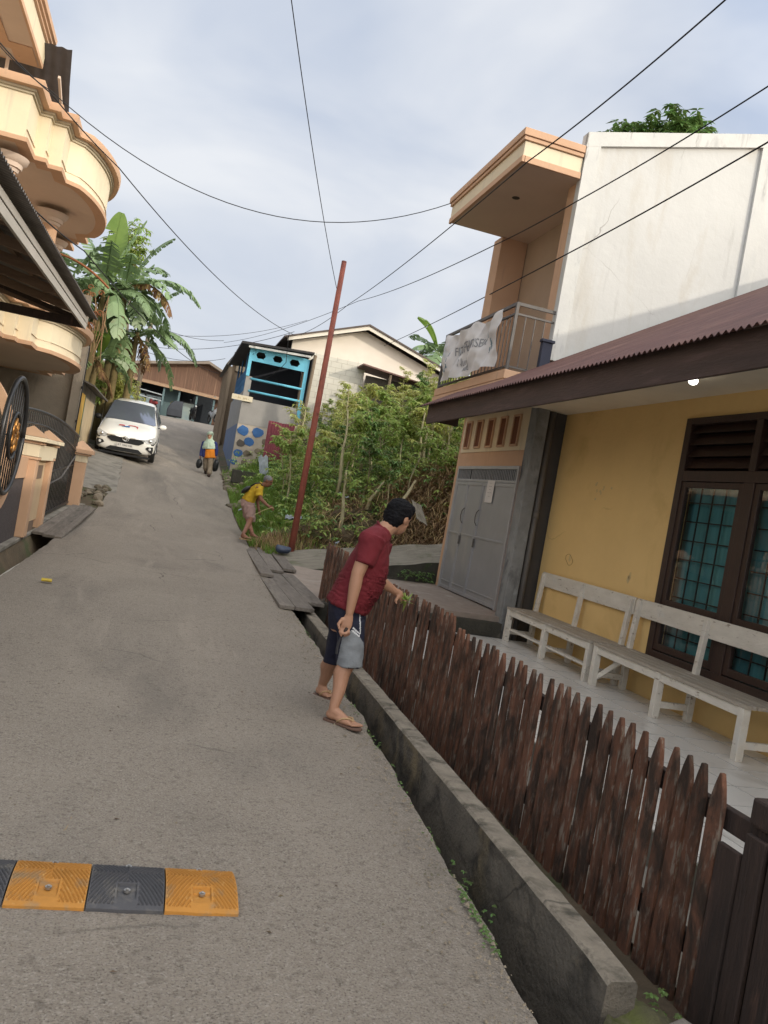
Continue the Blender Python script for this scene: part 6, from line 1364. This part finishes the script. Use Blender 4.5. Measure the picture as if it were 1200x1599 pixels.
banana_plant('lower banana plant beside the gable roof, mostly dark leaves', at(655,556,42)-V((0,0,5)), 5.0, fan(10,9,2.4,.46,50,1), seed=9)

# ------------------------------------------------------------------ rubble and litter
def rock(label, c, s, seed, grp, m_=rockm):
    r = random.Random(seed); bm = bmesh.new(); bmesh.ops.create_icosphere(bm, subdivisions=2, radius=1)
    me = bpy.data.meshes.new('stone')
    sx, sy, sz = s*r.uniform(.8,1.3), s*r.uniform(.7,1.1), s*r.uniform(.45,.8)
    for v in bm.verts: k = 1+.35*noise.noise(v.co*1.3+V((seed,0,0))); v.co = V((v.co.x*sx*k, v.co.y*sy*k, v.co.z*sz*k))
    bm.to_mesh(me); bm.free(); me.materials.append(m_); o = bpy.data.objects.new('stone', me); COL.objects.link(o); o.location = c; o.rotation_euler = (0,0,r.uniform(0,6)); return tag(o, label, 'stone', grp)
for k in range(34):
    y = vr.uniform(20.5, 28); x = rx(y)+abs(vr.gauss(.05, .22)); rock('rough tan stone in the rubble strip along the lane below the blue house', V((x, y, g_at(x, y)+.04)), vr.uniform(.07, .2), k, 'rubble stones by the blue house')
for k in range(16):
    y = vr.uniform(17.2, 19.6); x = -1.12-vr.uniform(0, .5); rock('broken stone beside the slim gate pillar', V((x, y, road_z(x, y)+.02)), vr.uniform(.05, .12), 60+k, 'broken stones by the gate pillar')
for k in range(12):
    x = vr.uniform(2.3, 4.0); y = vr.uniform(15.3, 16.6); rock('clod of brown earth near the foot of the red pole', V((x, y, g_at(x, y)+.02)), vr.uniform(.08, .24), 90+k, 'clods by the pole', soil)
cbk = MB(); c = at(382, 738, 24.5); cbk.box(c.x-.35, c.x+.4, c.y-.2, c.y+.2, c.z-.35, c.z+.05); tag(cbk.build('concrete_block', darkwall, loc=c, bevel=.02), 'dark concrete block in the rubble below the blue stone base', 'block')
def sheet(name, label, c, ux, uy, m_, cat, crump=.04, n=9):
    mb = MB(); mb.grid([[c+ux*(i/n-.5)+uy*(j/n-.5)+V((0,0,1))*crump*noise.noise(V((i*.7+c.x, j*.7, c.y)))*2 for j in range(n+1)] for i in range(n+1)]); return tag(mb.build(name, m_, loc=c, smooth=True, fix=False), label, cat)
whitebag = mat('white_plastic', (.5,.52,.53), (.35,.38,.42), 6, .5); ragm = mat('dirty_white_cloth', (.27,.3,.32), (.15,.18,.21), 6, .8); bluebag = mat('dark_blue_plastic', (.05,.07,.11), (.03,.04,.07), 5, .4)
c = at(655, 800, 15.9); sheet('asbestos_piece', 'pale broken corrugated sheet lying by the dry straw bank', c, V((.26,.1,-.08)), V((-.14,.16,.36)), rampconc, 'sheet', .02)
c = at(458, 812, 16.2); sheet('plastic_bag', 'crumpled white and blue plastic bag beside the red pole', c+V((0,0,.05)), V((.34,.08,.04)), V((.03,.2,.05)), ragm, 'litter', .06)
c = at(412, 726, 24.4); sheet('rag', 'pale blue rag hanging below the maroon tin sheet', c, V((.28,.1,.05)), V((-.12,.1,.55)), ragm, 'rag', .07)
c = at(441, 862, 14.9); mb = MB(); mb.ball(c+V((0,0,.05)), (.13,0,0), (0,.1,0), (0,0,.085), 16); mb.v = [p+(p-c)*.5*noise.noise(p*9) for p in mb.v]; tag(mb.build('plastic_bag', bluebag, loc=c, smooth=True), 'small dark blue bag at the foot of the red pole', 'litter')
for k, (px, py, d) in enumerate(((521,853,14.6),(530,770,17.8),(542,776,17.6),(375,796,17.7),(527,847,14.9))):
    c = at(px, py, d); c.z = max(c.z, g_at(c.x, c.y)+.03); sheet('litter', ['white scrap on the earth beside the ramp','white scrap on the soil left of the bare stump','second white scrap just right of the first on the soil','white flowers or scraps at the verge beside the yellow shirt','pale scrap close to the ramp top edge'][k], c, V((.07,0,.02)), V((0,.06,.02)), ragm, 'litter', .02, 4)
c = onZ(73, 907, road_z(-1, 9.6)+.012); mb = MB(); mb.tube([c+V((-.05,0,.012)), c+V((.05,.01,.012))], [.03,.03], 10); mb.v = [V((p.x, p.y, max(c.z-.008, c.z+(p.z-c.z)*.6))) for p in mb.v]; tag(mb.build('wrapper', mat('yellow_wrapper', (.55,.4,.02), (.35,.25,.03), 20, .4), loc=c), 'crushed yellow wrapper near the left edge of the lane', 'litter')
c = onZ(101, 1297, .006); mb = MB(); mb.tube([c+V((-.01,-.06,.012)), c+V((.005,-.02,.016)), c+V((.012,.05,.012)), c+V((.014,.1,.014))], .0022, 5); tag(mb.build('twig', mat('pale_twig', (.35,.25,.14)), loc=c), 'thin curved straw twig lying on the asphalt above the speed bump', 'twig')
# loose grit, thin fallen leaves on the asphalt
gt_ = MB()
for k in range(2300):
    y = vr.uniform(1.9, 12)**1; e = vr.random() < .62; x = (rx(y)-abs(vr.gauss(.03, .12))) if e else vr.uniform(-1.3, 1.5)
    if x > rx(y)-.02 or (2.7 < y < 3.25 and x < .55): continue
    s = vr.uniform(.0018, .0058)*(1.5 if e else 1)*(1.8 if vr.random() < .05 else 1); z = road_z(x, y)+.003; p = [V((x+s*cos(a)*vr.uniform(.6,1.2), y+s*sin(a)*vr.uniform(.6,1.2), z)) for a in (0,1.3,2.5,3.8,5)]; t = V((x, y, z+s*.9)); gt_.add(p+[t], [(i,(i+1)%5,5) for i in range(5)])
o = gt_.build('grit', [rockm, slabconc], fix=False); tag(o, 'loose pale grit scattered on the asphalt and along the drain edge', 'grit', kind='stuff')

bits = MB()
for k in range(110):
    y = vr.uniform(2, 14); x = vr.uniform(-1.35, 1.4); 
    if 2.7 < y < 3.25 and x < .56: continue
    q = V((x, y, road_z(x, y)+.004)); a = vr.uniform(0, 6.28); leaflet(bits, q, V((cos(a), sin(a), .12)), vr.uniform(.008, .03), vr.uniform(.003, .008))
tag(bits.build('leaf_litter', mat('dark_litter', (.05,.04,.03), (.16,.11,.06), 9, .9, island=.5), fix=False), 'tiny dry leaf bits and dark specks lying on the asphalt', 'leaf litter', kind='stuff')
# ------------------------------------------------------------------ sky, sun, camera
SUN_EL, SUN_AZ = RAD(19.5), RAD(180-45)          # azimuth measured from +Y towards +X
sd = V((sin(SUN_AZ)*cos(SUN_EL), cos(SUN_AZ)*cos(SUN_EL), sin(SUN_EL)))
sl = bpy.data.lights.new('sun', 'SUN'); sl.energy = 1.5; sl.angle = RAD(.8); sl.color = (1, .9, .75)
so = bpy.data.objects.new('sun', sl); COL.objects.link(so); so.rotation_euler = sd.to_track_quat('Z', 'Y').to_euler(); so.location = (20, -20, 20)
w = bpy.data.worlds.new('World'); scene.world = w; w.use_nodes = True; N = w.node_tree.nodes; L = w.node_tree.links
bg = N['Background']; sky = N.new('ShaderNodeTexSky'); sky.sky_type = 'NISHITA'; sky.sun_disc = False; sky.sun_elevation = SUN_EL; sky.sun_rotation = SUN_AZ; sky.air_density = 1.2; sky.dust_density = 3
L.new(sky.outputs[0], bg.inputs[0]); bg.inputs[1].default_value = .1
tc = N.new('ShaderNodeTexCoord'); mp = N.new('ShaderNodeMapping'); mp.inputs['Scale'].default_value = (1, 1, 2.2); L.new(tc.outputs['Generated'], mp.inputs[0])
nz = N.new('ShaderNodeTexNoise'); nz.inputs['Scale'].default_value = 2.3; nz.inputs['Detail'].default_value = 5; nz.inputs['Roughness'].default_value = .5; nz.inputs['Distortion'].default_value = .4; L.new(mp.outputs[0], nz.inputs['Vector'])
cr = N.new('ShaderNodeValToRGB'); E_ = cr.color_ramp.elements; E_[0].position = .36; E_[0].color = (.50,.575,.72,1); E_[1].position = .66; E_[1].color = (.86,.88,.92,1); L.new(nz.outputs['Fac'], cr.inputs[0])
sx = N.new('ShaderNodeSeparateXYZ'); L.new(tc.outputs['Generated'], sx.inputs[0]); mr = N.new('ShaderNodeMapRange'); mr.inputs[1].default_value = 0; mr.inputs[2].default_value = .4; mr.inputs[3].default_value = .55; mr.inputs[4].default_value = 0; L.new(sx.outputs['Z'], mr.inputs[0])
mxh = N.new('ShaderNodeMix'); mxh.data_type = 'RGBA'; L.new(mr.outputs[0], mxh.inputs[0]); L.new(cr.outputs[0], mxh.inputs[6]); mxh.inputs[7].default_value = (.78,.79,.82,1)
# sky behind the camera brightened around the sun, added to fill-light the road
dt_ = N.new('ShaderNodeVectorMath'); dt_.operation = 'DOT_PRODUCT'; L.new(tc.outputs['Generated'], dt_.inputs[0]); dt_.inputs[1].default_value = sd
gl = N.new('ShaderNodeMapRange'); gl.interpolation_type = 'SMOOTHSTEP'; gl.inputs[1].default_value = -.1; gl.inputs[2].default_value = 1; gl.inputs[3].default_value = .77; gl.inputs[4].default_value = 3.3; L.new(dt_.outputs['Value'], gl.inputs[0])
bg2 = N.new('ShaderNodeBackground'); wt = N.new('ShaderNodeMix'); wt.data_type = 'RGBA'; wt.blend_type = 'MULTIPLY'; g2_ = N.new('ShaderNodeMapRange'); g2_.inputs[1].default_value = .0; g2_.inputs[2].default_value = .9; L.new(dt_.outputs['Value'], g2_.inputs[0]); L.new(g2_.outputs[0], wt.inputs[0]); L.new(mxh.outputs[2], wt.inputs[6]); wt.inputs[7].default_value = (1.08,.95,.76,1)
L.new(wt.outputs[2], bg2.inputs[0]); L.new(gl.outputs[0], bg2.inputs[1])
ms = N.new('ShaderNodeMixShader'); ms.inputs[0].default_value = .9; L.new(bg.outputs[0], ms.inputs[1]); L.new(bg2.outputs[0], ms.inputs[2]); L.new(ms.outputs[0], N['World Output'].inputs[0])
cam = bpy.data.cameras.new('camera'); co = bpy.data.objects.new('camera', cam); COL.objects.link(co); scene.camera = co
cam.sensor_fit = 'VERTICAL'; cam.sensor_height = 36; cam.sensor_width = 27; cam.lens = 36*F/1599; cam.clip_start = .05; cam.clip_end = 2000
CZ = -FWD; co.matrix_world = Matrix(((CX.x,CY.x,CZ.x,EYE.x),(CX.y,CY.y,CZ.y,EYE.y),(CX.z,CY.z,CZ.z,EYE.z),(0,0,0,1)))
vs = scene.view_settings; vs.view_transform = 'Standard'; vs.look = 'None'; vs.exposure = .45; vs.gamma = 1; vs.use_curve_mapping = False
scene.render.engine = 'CYCLES'; scene.cycles.max_bounces = 8; scene.cycles.transparent_max_bounces = 12; scene.cycles.use_denoising = True
